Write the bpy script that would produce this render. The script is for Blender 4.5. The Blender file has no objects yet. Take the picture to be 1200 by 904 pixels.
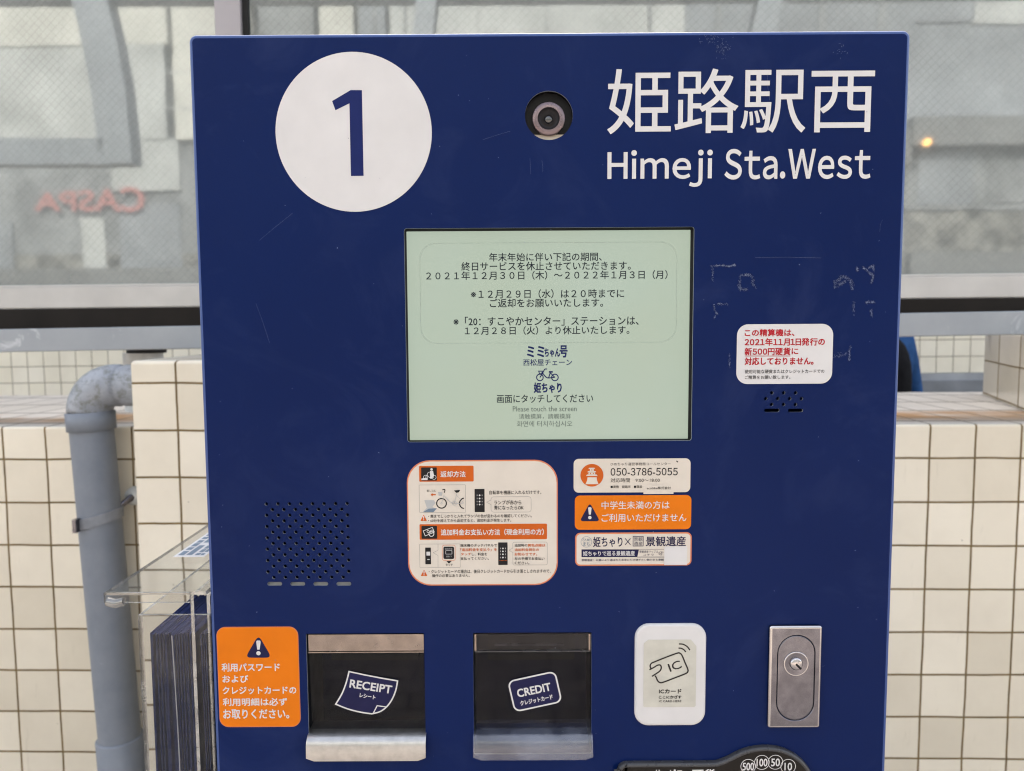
import bpy, bmesh, math, random
from mathutils import Vector, Matrix
random.seed(7)
sc = bpy.context.scene
COL = sc.collection
R = math.radians

# ------------------------------------------------------------------ camera
YAW, PITCH, ROLL = 0.001364, 0.080332, -0.005739
CAM = Vector((-0.031865, -0.66003, 1.409173))
FPX = 902.0
cy, sy, cp, sp = math.cos(YAW), math.sin(YAW), math.cos(PITCH), math.sin(PITCH)
_f = Vector((-sy*cp, cy*cp, -sp)); _r = Vector((cy, sy, 0)); _u = _r.cross(_f)
cr, sr = math.cos(ROLL), math.sin(ROLL)
RX, UX = cr*_r + sr*_u, -sr*_r + cr*_u
camd = bpy.data.cameras.new('camera'); cam = bpy.data.objects.new('camera', camd); COL.objects.link(cam)
M = Matrix.Identity(4)
for i in range(3):
    M[i][0], M[i][1], M[i][2], M[i][3] = RX[i], UX[i], -_f[i], CAM[i]
cam.matrix_world = M
camd.sensor_fit = 'HORIZONTAL'; camd.sensor_width = 36.0; camd.lens = FPX/1200*36
camd.clip_start = 0.01; camd.clip_end = 500
camd.dof.use_dof = True; camd.dof.focus_distance = 0.665; camd.dof.aperture_fstop = 9.5
sc.camera = cam

# ------------------------------------------------------------------ light
SUN_EL, SUN_AZ = 40.0, 177.0           # azimuth measured from straight behind the camera; 180 = from beyond the wall
w = bpy.data.worlds.new("World"); sc.world = w; w.use_nodes = True
nt = w.node_tree; nt.nodes.clear()
sky = nt.nodes.new('ShaderNodeTexSky'); sky.sky_type = 'NISHITA'; sky.sun_disc = False
sky.sun_elevation = R(SUN_EL); sky.sun_rotation = R(180 - SUN_AZ)
sky.dust_density = 4.0; sky.air_density = 1.0; sky.ozone_density = 1.0
hs = nt.nodes.new('ShaderNodeHueSaturation'); hs.inputs['Saturation'].default_value = 0.45
bg_ = nt.nodes.new('ShaderNodeBackground'); bg_.inputs['Strength'].default_value = 0.15
wo = nt.nodes.new('ShaderNodeOutputWorld')
nt.links.new(sky.outputs[0], hs.inputs['Color']); nt.links.new(hs.outputs[0], bg_.inputs['Color'])
nt.links.new(bg_.outputs[0], wo.inputs['Surface'])
sd = bpy.data.lights.new('sun', 'SUN'); sd.energy = 2.0; sd.angle = R(0.6); sd.color = (1.0, 0.93, 0.84)
sun = bpy.data.objects.new('sun', sd); COL.objects.link(sun)
_az = R(SUN_AZ)
sdir = Vector((math.sin(_az)*math.cos(R(SUN_EL)), -math.cos(_az)*math.cos(R(SUN_EL)), math.sin(R(SUN_EL))))
sun.rotation_euler = sdir.to_track_quat('Z', 'Y').to_euler()
sun.location = (-2, -4, 8)
vs = sc.view_settings
vs.view_transform = 'Standard'; vs.look = 'None'; vs.gamma = 1.0; vs.use_curve_mapping = False
vs.exposure = 2.28
sc.cycles.pixel_filter_type = 'BLACKMAN_HARRIS'; sc.cycles.filter_width = 1.15; sc.cycles.max_bounces = 10; sc.cycles.transparent_max_bounces = 24

# ------------------------------------------------------------------ materials
def srgb(r, g, b):
    f = lambda c: (c/255/12.92) if c/255 <= 0.04045 else ((c/255+0.055)/1.055)**2.4
    return (f(r), f(g), f(b))

class N:
    """tiny node-building helper"""
    def __init__(s, name):
        s.m = bpy.data.materials.new(name); s.m.use_nodes = True
        s.t = s.m.node_tree; s.n = s.t.nodes; s.n.clear()
        s.out = s.n.new('ShaderNodeOutputMaterial')
    def new(s, typ, **kw):
        n = s.n.new(typ)
        for k, v in kw.items():
            if k in n.bl_rna.properties.keys(): setattr(n, k, v)
            else: n.inputs[k].default_value = v
        return n
    def link(s, a, b): s.t.links.new(a, b)
    def math(s, op, a, b=None, clamp=False):
        n = s.n.new('ShaderNodeMath'); n.operation = op; n.use_clamp = clamp
        for i, v in enumerate((a, b)):
            if v is None: continue
            if isinstance(v, (int, float)): n.inputs[i].default_value = v
            else: s.link(v, n.inputs[i])
        return n.outputs[0]
    def mix(s, fac, a, b, mode='MIX'):
        n = s.n.new('ShaderNodeMix'); n.data_type = 'RGBA'; n.blend_type = mode
        for sock, v in ((n.inputs[0], fac), (n.inputs[6], a), (n.inputs[7], b)):
            if isinstance(v, (int, float)): sock.default_value = v
            elif isinstance(v, tuple): sock.default_value = (*v, 1) if len(v) == 3 else v
            else: s.link(v, sock)
        return n.outputs[2]
    def noise(s, scale, detail=3, rough=0.55, vec=None, dist=0.0):
        n = s.new('ShaderNodeTexNoise', Scale=scale, Detail=detail, Roughness=rough, Distortion=dist)
        if vec is None:
            vec = s.n.new('ShaderNodeTexCoord').outputs['Object']
        s.link(vec, n.inputs['Vector']); return n.outputs['Fac']
    def ramp(s, fac, p0, p1):
        n = s.n.new('ShaderNodeMapRange'); n.inputs[1].default_value = p0; n.inputs[2].default_value = p1
        s.link(fac, n.inputs[0]); return n.outputs[0]
    def bump(s, h, strength, dist):
        n = s.new('ShaderNodeBump', Strength=strength, Distance=dist); s.link(h, n.inputs['Height']); return n.outputs[0]
    def bsdf(s, col, rough=0.5, metal=0.0, spec=0.5, normal=None, coat=0.0, **kw):
        b = s.n.new('ShaderNodeBsdfPrincipled')
        for nm, v in (('Base Color', col), ('Roughness', rough), ('Metallic', metal), ('Specular IOR Level', spec), ('Coat Weight', coat)):
            if isinstance(v, tuple): b.inputs[nm].default_value = (*v, 1)
            elif isinstance(v, (int, float)): b.inputs[nm].default_value = v
            else: s.link(v, b.inputs[nm])
        for k, v in kw.items(): b.inputs[k].default_value = v
        if normal is not None: s.link(normal, b.inputs['Normal'])
        return b
    def done(s, sh):
        s.link(sh.outputs[0] if hasattr(sh, 'outputs') else sh, s.out.inputs['Surface']); return s.m

def mat(name, col, rough=0.5, metal=0.0, spec=0.14, var=0.08, vscale=40, bump=0.0, bscale=300, coat=0.0):
    n = N(name)
    f = n.noise(vscale, 4)
    dark = tuple(c*(1-var*1.6) for c in col); lite = tuple(min(1, c*(1+var)) for c in col)
    c = n.mix(n.ramp(f, 0.3, 0.7), dark, lite)
    r = n.ramp(n.noise(vscale*1.7, 3), 0.3, 0.7)
    rr = n.math('ADD', n.math('MULTIPLY', r, 0.12), rough-0.06, clamp=True)
    nm = n.bump(n.noise(bscale, 2), bump, 0.002) if bump else None
    return n.done(n.bsdf(c, rr, metal, spec, nm, coat))

MT = {}
def navy_paint(name, a, b, spec):
    n = N(name)
    big = n.ramp(n.noise(3.0, 4), 0.3, 0.7)
    col = n.mix(big, a, b)
    smear = n.ramp(n.noise(9, 6, 0.65, dist=1.5), 0.52, 0.8)
    col = n.mix(n.math('MULTIPLY', smear, 0.16), col, (0.05, 0.07, 0.17))
    rough = n.math('ADD', n.math('MULTIPLY', n.ramp(n.noise(14, 5, 0.6), 0.3, 0.7), 0.10), 0.30)
    vo = n.new('ShaderNodeTexVoronoi', Scale=160.0); n.link(n.n.new('ShaderNodeTexCoord').outputs['Object'], vo.inputs['Vector'])
    speck = n.math('LESS_THAN', vo.outputs['Distance'], 0.05)
    gate = n.math('GREATER_THAN', n.noise(55, 2), 0.66)
    col = n.mix(n.math('MULTIPLY', n.math('MULTIPLY', speck, gate), 0.5), col, (0.22, 0.25, 0.33))
    nm = n.bump(n.noise(420, 2), 0.10, 0.0006)
    return n.done(n.bsdf(col, rough, 0, spec, nm))
MT['navy'] = navy_paint('navy_powder_coat', (0.0014, 0.0098, 0.066), (0.0024, 0.0130, 0.080), 0.11)
MT['navy_edge'] = navy_paint('navy_edge_highlight', (0.022, 0.055, 0.20), (0.03, 0.07, 0.23), 0.5)  # lighter blue paints a rim highlight onto the rounded edge
MT['white'] = mat('white_vinyl', (0.615, 0.598, 0.596), 0.45, var=0.03, vscale=25)
MT['cream'] = mat('cream_vinyl', (0.62, 0.56, 0.49), 0.42, var=0.03, vscale=30)
MT['orange'] = mat('orange_vinyl', (0.68, 0.165, 0.004), 0.42, var=0.04, vscale=25)
MT['orange_deep'] = mat('orange_print', (0.52, 0.10, 0.012), 0.45, var=0.04)
MT['salmon'] = mat('salmon_border', (0.60, 0.20, 0.10), 0.45, var=0.04)
MT['navy_ink'] = mat('navy_ink', (0.013, 0.013, 0.055), 0.45, var=0.05)
MT['disc_ink'] = mat('disc_navy_ink', (0.008, 0.016, 0.10), 0.42, var=0.05)
MT['black_ink'] = mat('black_ink', (0.016, 0.015, 0.016), 0.5, var=0.05)
MT['grey_ink'] = mat('grey_ink', (0.25, 0.24, 0.23), 0.5, var=0.05)
MT['pale_ink'] = mat('pale_grey_ink', (0.42, 0.42, 0.42), 0.5, var=0.05)
MT['steel_ink'] = mat('blue_grey_ink', (0.15, 0.2, 0.26), 0.5, var=0.05)
MT['red_ink'] = mat('red_ink', (0.40, 0.012, 0.022), 0.45, var=0.05)
MT['ic_ink'] = mat('brown_black_ink', (0.035, 0.03, 0.028), 0.5, var=0.05)
MT['ic_label'] = mat('worn_label', (0.53, 0.51, 0.45), 0.5, var=0.06, vscale=60)
MT['black'] = mat('black_plastic', (0.012, 0.012, 0.013), 0.42, var=0.1)
MT['cavity'] = mat('black_inside', (0.004, 0.006, 0.022), 0.7, var=0.1)
MT['coin_rim'] = mat('charcoal_plastic', (0.045, 0.045, 0.05), 0.28, spec=0.5, var=0.06, bump=0.05)
MT['coin_face'] = mat('brown_black_plastic', (0.018, 0.015, 0.013), 0.4, var=0.08)
MT['residue'] = mat('dried_glue', (0.17, 0.20, 0.30), 0.7, var=0.2)
MT['chrome'] = mat('dull_chrome', (0.205, 0.198, 0.225), 0.2, 1.0, var=0.14, vscale=90, bump=0.05, bscale=500)
MT['chrome_b'] = mat('bright_chrome', (0.55, 0.52, 0.52), 0.16, 1.0, var=0.04)
MT['satin'] = mat('satin_steel', (0.50, 0.485, 0.47), 0.36, 1.0, var=0.08, vscale=120, bump=0.08, bscale=700)
MT['hood'] = mat('scuffed_steel', (0.27, 0.23, 0.21), 0.22, 1.0, var=0.12, vscale=70, bump=0.06, bscale=300)
MT['lens_ring'] = mat('lens_ring', (0.22, 0.17, 0.18), 0.28, 0.8, var=0.05)
MT['lens_dark'] = mat('lens_barrel', (0.02, 0.018, 0.02), 0.3, var=0.05)
MT['lens_glass'] = mat('lens_glass', (0.01, 0.01, 0.012), 0.05, spec=0.9, var=0.02, coat=1.0)
MT['beige'] = mat('beige_lip', (0.6, 0.52, 0.42), 0.5, var=0.05)
MT['pvc'] = None
def screen_mat():
    n = N('lcd_glow')
    f = n.ramp(n.noise(7, 3), 0.3, 0.7)
    f2 = n.ramp(n.noise(11, 2, vec=n.n.new('ShaderNodeTexCoord').outputs['Object']), 0.3, 0.7)
    c = n.mix(n.math('MULTIPLY', f2, 0.5), n.mix(f, (0.445, 0.545, 0.425), (0.47, 0.565, 0.465)), (0.47, 0.535, 0.40))
    b = n.bsdf((0.07, 0.075, 0.07), 0.16, 0, 0.3)
    n.link(c, b.inputs['Emission Color']); b.inputs['Emission Strength'].default_value = 0.168
    return n.done(b)
MT['lcd'] = screen_mat()
MT['lcd_ink'] = mat('lcd_dark', (0.008, 0.012, 0.022), 0.4, var=0.03)
MT['lcd_navy'] = mat('lcd_navy', (0.008, 0.014, 0.085), 0.4, var=0.03)
MT['lcd_grey'] = mat('lcd_grey', (0.07, 0.09, 0.08), 0.4, var=0.03)
MT['lcd_line'] = mat('lcd_line', (0.30, 0.36, 0.31), 0.4, var=0.03)

def acrylic(name, tint, gloss, rough=0.03, clear=0.96, dirt=0.05, dirtcol=(0.5, 0.5, 0.5)):
    n = N(name)
    tr = n.new('ShaderNodeBsdfTransparent'); tr.inputs[0].default_value = (*[t*clear for t in tint], 1)
    gl = n.new('ShaderNodeBsdfGlossy', Roughness=rough); gl.inputs[0].default_value = (0.9, 0.9, 0.9, 1)
    df = n.new('ShaderNodeBsdfDiffuse'); df.inputs[0].default_value = (*dirtcol, 1)
    ge = n.n.new('ShaderNodeNewGeometry'); dt = n.n.new('ShaderNodeVectorMath'); dt.operation = 'DOT_PRODUCT'
    n.link(ge.outputs['Incoming'], dt.inputs[0]); n.link(ge.outputs['Normal'], dt.inputs[1])
    sch = n.math('POWER', n.math('SUBTRACT', 1.0, n.math('ABSOLUTE', dt.outputs['Value']), clamp=True), 5.0)
    f = n.math('ADD', n.math('MULTIPLY', sch, 0.55), gloss, clamp=True)
    m1 = n.new('ShaderNodeMixShader'); n.link(f, m1.inputs[0]); n.link(tr.outputs[0], m1.inputs[1]); n.link(gl.outputs[0], m1.inputs[2])
    d = n.math('MULTIPLY', n.ramp(n.noise(35, 5, 0.65), 0.35, 0.75), dirt*2)
    m2 = n.new('ShaderNodeMixShader'); n.link(d, m2.inputs[0]); n.link(m1.outputs[0], m2.inputs[1]); n.link(df.outputs[0], m2.inputs[2])
    return n.done(m2)
MT['acrylic'] = acrylic('clear_acrylic', (0.985, 0.985, 0.98), 0.02, dirt=0.012, dirtcol=(0.55, 0.54, 0.52))
MT['acrylic_edge'] = acrylic('acrylic_cut_edge', (0.9, 0.9, 0.88), 0.25, rough=0.2, clear=0.5, dirt=0.3, dirtcol=(0.7, 0.68, 0.64))
MT['flap'] = acrylic('smoked_acrylic', (0.80, 0.80, 0.9), 0.022, rough=0.035, clear=0.78, dirt=0.012, dirtcol=(0.2, 0.18, 0.18))
MT['tray_clear'] = acrylic('tray_acrylic', (0.95, 0.95, 0.97), 0.07, rough=0.2, clear=0.9, dirt=0.13, dirtcol=(0.42, 0.45, 0.55))

def tile_mat(name, c1, c2, grout, mortar=0.05):
    """UV in tile units: one tile = 1 x 1"""
    n = N(name)
    uv = n.n.new('ShaderNodeTexCoord').outputs['UV']
    br = n.new('ShaderNodeTexBrick', offset=0.0, squash=1.0)
    br.inputs['Scale'].default_value = 1.0; br.inputs['Mortar Size'].default_value = mortar*0.5
    br.inputs['Mortar Smooth'].default_value = 0.25; br.inputs['Brick Width'].default_value = 1.0; br.inputs['Row Height'].default_value = 1.0
    br.inputs['Bias'].default_value = 0.0
    br.inputs['Color1'].default_value = (*c1, 1); br.inputs['Color2'].default_value = (*c2, 1); br.inputs['Mortar'].default_value = (*c1, 1)
    obj = n.n.new('ShaderNodeTexCoord').outputs['Object']
    wn = n.new('ShaderNodeTexNoise', Scale=7.0, Detail=3.0); n.link(obj, wn.inputs['Vector'])
    wv = n.n.new('ShaderNodeVectorMath'); wv.operation = 'MULTIPLY_ADD'; n.link(wn.outputs['Color'], wv.inputs[0]); wv.inputs[1].default_value = (0.05, 0.05, 0); n.link(uv, wv.inputs[2])
    n.link(wv.outputs[0], br.inputs['Vector'])
    grime = n.ramp(n.noise(5, 5, 0.6, vec=obj), 0.4, 0.8)
    tilec = n.mix(n.math('MULTIPLY', grime, 0.22), br.outputs['Color'], (0.40, 0.33, 0.24))
    mp = n.new('ShaderNodeMapping'); mp.inputs['Scale'].default_value = (9, 9, 1.3); n.link(obj, mp.inputs['Vector'])
    drip = n.ramp(n.noise(4, 5, 0.7, vec=mp.outputs[0]), 0.62, 0.85)
    tilec = n.mix(n.math('MULTIPLY', drip, 0.38), tilec, (0.30, 0.24, 0.17))
    vo = n.new('ShaderNodeTexVoronoi', Scale=28.0); n.link(obj, vo.inputs['Vector'])
    sp_ = n.math('MULTIPLY', n.math('LESS_THAN', vo.outputs['Distance'], 0.06), n.math('GREATER_THAN', n.noise(11, 2, vec=obj), 0.6))
    tilec = n.mix(n.math('MULTIPLY', sp_, 0.55), tilec, (0.12, 0.10, 0.08))
    gr = n.mix(n.ramp(n.noise(18, 4, vec=obj), 0.35, 0.7), tuple(g*0.6 for g in grout), grout)
    col = n.mix(br.outputs['Fac'], tilec, gr)
    rough = n.math('ADD', n.math('MULTIPLY', br.outputs['Fac'], 0.55), 0.2)
    h = n.math('ADD', n.math('MULTIPLY', br.outputs['Fac'], -1.0), n.math('MULTIPLY', n.noise(25, 2, vec=obj), 0.12))
    return n.done(n.bsdf(col, rough, 0, 0.45, n.bump(h, 0.7, 0.003)))
MT['tile'] = tile_mat('cream_tiles', (0.71, 0.635, 0.505), (0.85, 0.775, 0.64), (0.23, 0.15, 0.055))
MT['tile_far'] = tile_mat('pale_tiles', (0.82, 0.76, 0.60), (0.85, 0.79, 0.65), (0.26, 0.20, 0.12), 0.05)
def ledge_mat():
    n = N('ledge_tiles')
    uv = n.n.new('ShaderNodeTexCoord').outputs['UV']
    obj = n.n.new('ShaderNodeTexCoord').outputs['Object']
    br = n.new('ShaderNodeTexBrick', offset=0.0)
    for k, v in (('Scale', 1.0), ('Mortar Size', 0.03), ('Mortar Smooth', 0.2), ('Brick Width', 1.0), ('Row Height', 1.0)): br.inputs[k].default_value = v
    br.inputs['Color1'].default_value = (0.64, 0.585, 0.51, 1); br.inputs['Color2'].default_value = (0.70, 0.64, 0.56, 1); br.inputs['Mortar'].default_value = (0.5, 0.45, 0.4, 1)
    n.link(uv, br.inputs['Vector'])
    sep = n.n.new('ShaderNodeSeparateXYZ'); n.link(uv, sep.inputs[0])
    # brown run-off stain of its own shape in the first course behind the nosing
    band = n.math('MULTIPLY', n.ramp(sep.outputs['Y'], -0.15, 0.35), n.ramp(sep.outputs['Y'], 1.02, 0.8), clamp=True)
    st = n.math('MULTIPLY', n.ramp(n.noise(3.0, 4, 0.6, vec=obj), 0.36, 0.52), band, clamp=True)
    col = n.mix(n.math('MULTIPLY', st, 0.9), br.outputs['Color'], (0.42, 0.20, 0.05))
    dirt = n.ramp(n.noise(6, 5, 0.6, vec=obj), 0.35, 0.75)
    col = n.mix(n.math('MULTIPLY', dirt, 0.25), col, (0.30, 0.28, 0.26))
    col = n.mix(br.outputs['Fac'], col, (0.12, 0.09, 0.06))
    return n.done(n.bsdf(col, 0.45, 0, 0.45, n.bump(n.math('MULTIPLY', br.outputs['Fac'], -1.0), 0.5, 0.003)))
MT['ledge'] = ledge_mat()
def pvc_mat(name, mould):
    n = N(name)
    obj = n.n.new('ShaderNodeTexCoord').outputs['Object']
    c = n.mix(n.ramp(n.noise(12, 5, 0.6, vec=obj), 0.3, 0.7), (0.175, 0.195, 0.23), (0.225, 0.245, 0.28))
    if mould:
        m_ = n.ramp(n.noise(42, 6, 0.75, vec=obj), 0.47, 0.62)
        c = n.mix(n.math('MULTIPLY', n.ramp(n.noise(14, 4, vec=obj), 0.25, 0.7), 0.7), c, (0.46, 0.47, 0.50))
        c = n.mix(n.math('MULTIPLY', m_, 0.6), c, (0.10, 0.10, 0.06))
    else:
        m_ = n.ramp(n.noise(60, 5, 0.7, vec=obj), 0.66, 0.75)
        c = n.mix(n.math('MULTIPLY', m_, 0.4), c, (0.42, 0.43, 0.45))
    return n.done(n.bsdf(c, 0.45, 0, 0.4, n.bump(n.noise(80, 3, vec=obj), 0.06, 0.002)))
MT['pvc'] = pvc_mat('grey_pipe_plastic', False)
MT['pvc_strap'] = mat('strap_plastic', (0.25, 0.26, 0.28), 0.5, var=0.1)
MT['pvc_mould'] = pvc_mat('weathered_pipe_plastic', True)
MT['alu'] = mat('aluminium_rail', (0.50, 0.485, 0.46), 0.5, 0.2, var=0.06, vscale=8, bump=0.05, bscale=200)
def lower_rail():
    n = N('galvanised_rail')
    obj = n.n.new('ShaderNodeTexCoord').outputs['Object']
    c = n.mix(n.ramp(n.noise(5, 5, 0.6, vec=obj), 0.3, 0.7), (0.29, 0.31, 0.335), (0.35, 0.37, 0.39))
    p = n.ramp(n.noise(7, 6, 0.7, vec=obj, dist=0.8), 0.62, 0.68)
    c = n.mix(n.math('MULTIPLY', p, 0.6), c, (0.62, 0.63, 0.65))
    return n.done(n.bsdf(c, 0.5, 0.3, 0.5, n.bump(n.noise(90, 3, vec=obj), 0.06, 0.003)))
MT['galv'] = lower_rail()
MT['mullion'] = mat('grey_mullion', (0.36, 0.335, 0.345), 0.45, 0.2, var=0.05, vscale=6)
MT['flat_black'] = mat('matt_black', (0.02, 0.02, 0.02), 0.6)
def wired_glass(name, fac, dust, wire_col, scale=1.0):
    n = N(name)
    obj = n.n.new('ShaderNodeTexCoord').outputs['Object']
    sep = n.n.new('ShaderNodeSeparateXYZ'); n.link(obj, sep.inputs[0])
    P_ = 0.0205
    lines = None
    wob = n.math('MULTIPLY', n.noise(6, 2, vec=obj), 0.006)
    for sgn in (1, -1):
        a = n.math('ADD', sep.outputs['X'], n.math('MULTIPLY', sep.outputs['Z'], sgn*1.0))
        a = n.math('ADD', a, wob)
        fr = n.math('FRACT', n.math('MULTIPLY', a, 1/P_))
        d = n.math('ABSOLUTE', n.math('SUBTRACT', fr, 0.5))
        l = n.math('MULTIPLY', n.math('GREATER_THAN', d, 0.45), 1.0 if sgn < 0 else 0.65)
        lines = l if lines is None else n.math('MAXIMUM', lines, l)
    tex = n.noise(190, 3, 0.6, vec=obj)
    gl = n.new('ShaderNodeBsdfGlossy', Roughness=0.03); gl.inputs[0].default_value = (0.93, 0.95, 0.93, 1)
    n.link(n.bump(n.noise(24, 3, vec=obj), 0.012, 0.002), gl.inputs['Normal'])
    df = n.new('ShaderNodeBsdfDiffuse')
    dc = n.mix(n.ramp(tex, 0.25, 0.75), tuple(d*0.9 for d in dust), dust)
    dc = n.mix(n.math('MULTIPLY', n.ramp(n.noise(5, 6, 0.7, vec=obj), 0.35, 0.7), 0.5), dc, tuple(d*0.45 for d in dust))
    n.link(dc, df.inputs[0])
    tr = n.new('ShaderNodeBsdfTransparent'); tr.inputs[0].default_value = (0.8, 0.85, 0.82, 1)
    m0 = n.new('ShaderNodeMixShader', Fac=0.25); n.link(df.outputs[0], m0.inputs[1]); n.link(tr.outputs[0], m0.inputs[2])
    m1 = n.new('ShaderNodeMixShader', Fac=fac); n.link(m0.outputs[0], m1.inputs[1]); n.link(gl.outputs[0], m1.inputs[2])
    wd = n.new('ShaderNodeBsdfDiffuse'); wd.inputs[0].default_value = (*wire_col, 1)
    m2 = n.new('ShaderNodeMixShader'); n.link(n.math('MULTIPLY', n.math('MULTIPLY', lines, n.ramp(n.noise(3, 3, vec=obj), 0.25, 0.75)), 0.42), m2.inputs[0]); n.link(m1.outputs[0], m2.inputs[1]); n.link(wd.outputs[0], m2.inputs[2])
    return n.done(m2)
MT['glass'] = wired_glass('wired_glass', 0.22, (0.29, 0.305, 0.295), (0.05, 0.05, 0.05))
MT['glass_gap'] = mat('dim_interior_brown', (0.022, 0.017, 0.013), 0.6, var=0.2, vscale=2)  # brown-black colour stands in for the dim space beyond the glass
MT['concrete'] = mat('grey_concrete', (0.22, 0.23, 0.24), 0.8, var=0.15, vscale=6, bump=0.2, bscale=60)
MT['concrete_light'] = mat('pale_concrete', (0.36, 0.37, 0.38), 0.8, var=0.1, vscale=6, bump=0.2, bscale=60)
MT['steel_post'] = mat('pale_steel', (0.55, 0.56, 0.55), 0.4, 0.1, var=0.06)
def paving():
    n = N('brick_paving')
    obj = n.n.new('ShaderNodeTexCoord').outputs['Object']
    br = n.new('ShaderNodeTexBrick', offset=0.5)
    for k, v in (('Scale', 1.0), ('Mortar Size', 0.006), ('Brick Width', 0.2), ('Row Height', 0.1)): br.inputs[k].default_value = v
    br.inputs['Color1'].default_value = (0.40, 0.345, 0.29, 1); br.inputs['Color2'].default_value = (0.48, 0.42, 0.36, 1); br.inputs['Mortar'].default_value = (0.14, 0.12, 0.1, 1)
    n.link(obj, br.inputs['Vector'])
    c = n.mix(n.math('MULTIPLY', n.ramp(n.noise(1.2, 5, vec=obj), 0.35, 0.7), 0.35), br.outputs['Color'], (0.22, 0.19, 0.17))
    return n.done(n.bsdf(c, 0.8, 0, 0.3, n.bump(br.outputs['Fac'], -0.4, 0.004)))
MT['paving'] = paving()
MT['facade'] = mat('white_facade', (0.29, 0.305, 0.30), 0.6, var=0.14, vscale=1.1)
MT['facade_warm'] = mat('warm_panel', (0.37, 0.375, 0.345), 0.6, var=0.12, vscale=0.8)
MT['facade_grey'] = mat('grey_facade', (0.155, 0.165, 0.17), 0.6, var=0.3, vscale=1.5)
MT['facade_mid'] = mat('mid_grey_panel', (0.165, 0.18, 0.195), 0.6, var=0.22, vscale=0.7)
MT['facade_dark'] = mat('dark_band', (0.11, 0.115, 0.115), 0.6, var=0.1, vscale=0.8)
MT['shopfront'] = mat('shopfront_stone', (0.13, 0.13, 0.12), 0.5, var=0.5, vscale=3.0)
MT['sign_pink'] = mat('red_sign_letters', (0.29, 0.125, 0.115), 0.4, var=0.05)
MT['canopy'] = mat('canopy_steel', (0.21, 0.23, 0.25), 0.5, 0.1, var=0.06, vscale=3)
MT['jacket_blue'] = mat('blue_fabric', (0.03, 0.10, 0.27), 0.8, var=0.15, vscale=30, bump=0.3, bscale=90)
MT['vest_black'] = mat('black_fabric', (0.008, 0.008, 0.01), 0.85, var=0.15, vscale=30, bump=0.2, bscale=120)
MT['skin'] = mat('skin', (0.46, 0.28, 0.20), 0.5, var=0.05)
MT['hair'] = mat('black_hair', (0.012, 0.010, 0.009), 0.5, var=0.2, vscale=80)
MT['trousers'] = mat('grey_trousers', (0.06, 0.06, 0.07), 0.8, var=0.1)
MT['leaf'] = mat('weed_leaf', (0.07, 0.14, 0.035), 0.6, var=0.2, vscale=60)
def lamp_mat():
    n = N('warm_lamp'); e = n.new('ShaderNodeEmission', Strength=2.2); e.inputs[0].default_value = (1.0, 0.5, 0.15, 1)
    return n.done(e)
MT['lamp'] = lamp_mat()
def leaflet_mat():
    n = N('navy_print')
    obj = n.n.new('ShaderNodeTexCoord').outputs['Object']
    mp = n.new('ShaderNodeMapping'); mp.inputs['Scale'].default_value = (1, 1, 2.2); n.link(obj, mp.inputs['Vector'])
    s = n.math('GREATER_THAN', n.noise(520, 2, vec=mp.outputs[0]), 0.695)
    big = n.ramp(n.noise(30, 2, vec=obj), 0.4, 0.65)
    c = n.mix(n.math('MULTIPLY', s, n.math('ADD', n.math('MULTIPLY', big, 0.4), 0.1)), (0.007, 0.017, 0.070), (0.34, 0.37, 0.44))
    return n.done(n.bsdf(c, 0.5, 0, 0.1))
MT['leaflet'] = leaflet_mat()
MT['paper_edge'] = mat('paper_edge', (0.014, 0.03, 0.13), 0.6, var=0.5, vscale=500)
MT['paper_pale'] = mat('pale_paper', (0.30, 0.31, 0.35), 0.6, var=0.1, vscale=40)

# ------------------------------------------------------------------ object helpers
def tag(o, label=None, cat=None, group=None, kind=None):
    if label: o['label'] = label
    if cat: o['category'] = cat
    if group: o['group'] = group
    if kind: o['kind'] = kind
    return o
def empty(name, loc, rz=0.0, label=None, cat=None, group=None):
    o = bpy.data.objects.new(name, None); COL.objects.link(o); o.location = loc; o.rotation_euler.z = rz
    o.empty_display_size = 0.1
    return tag(o, label, cat, group)

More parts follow.
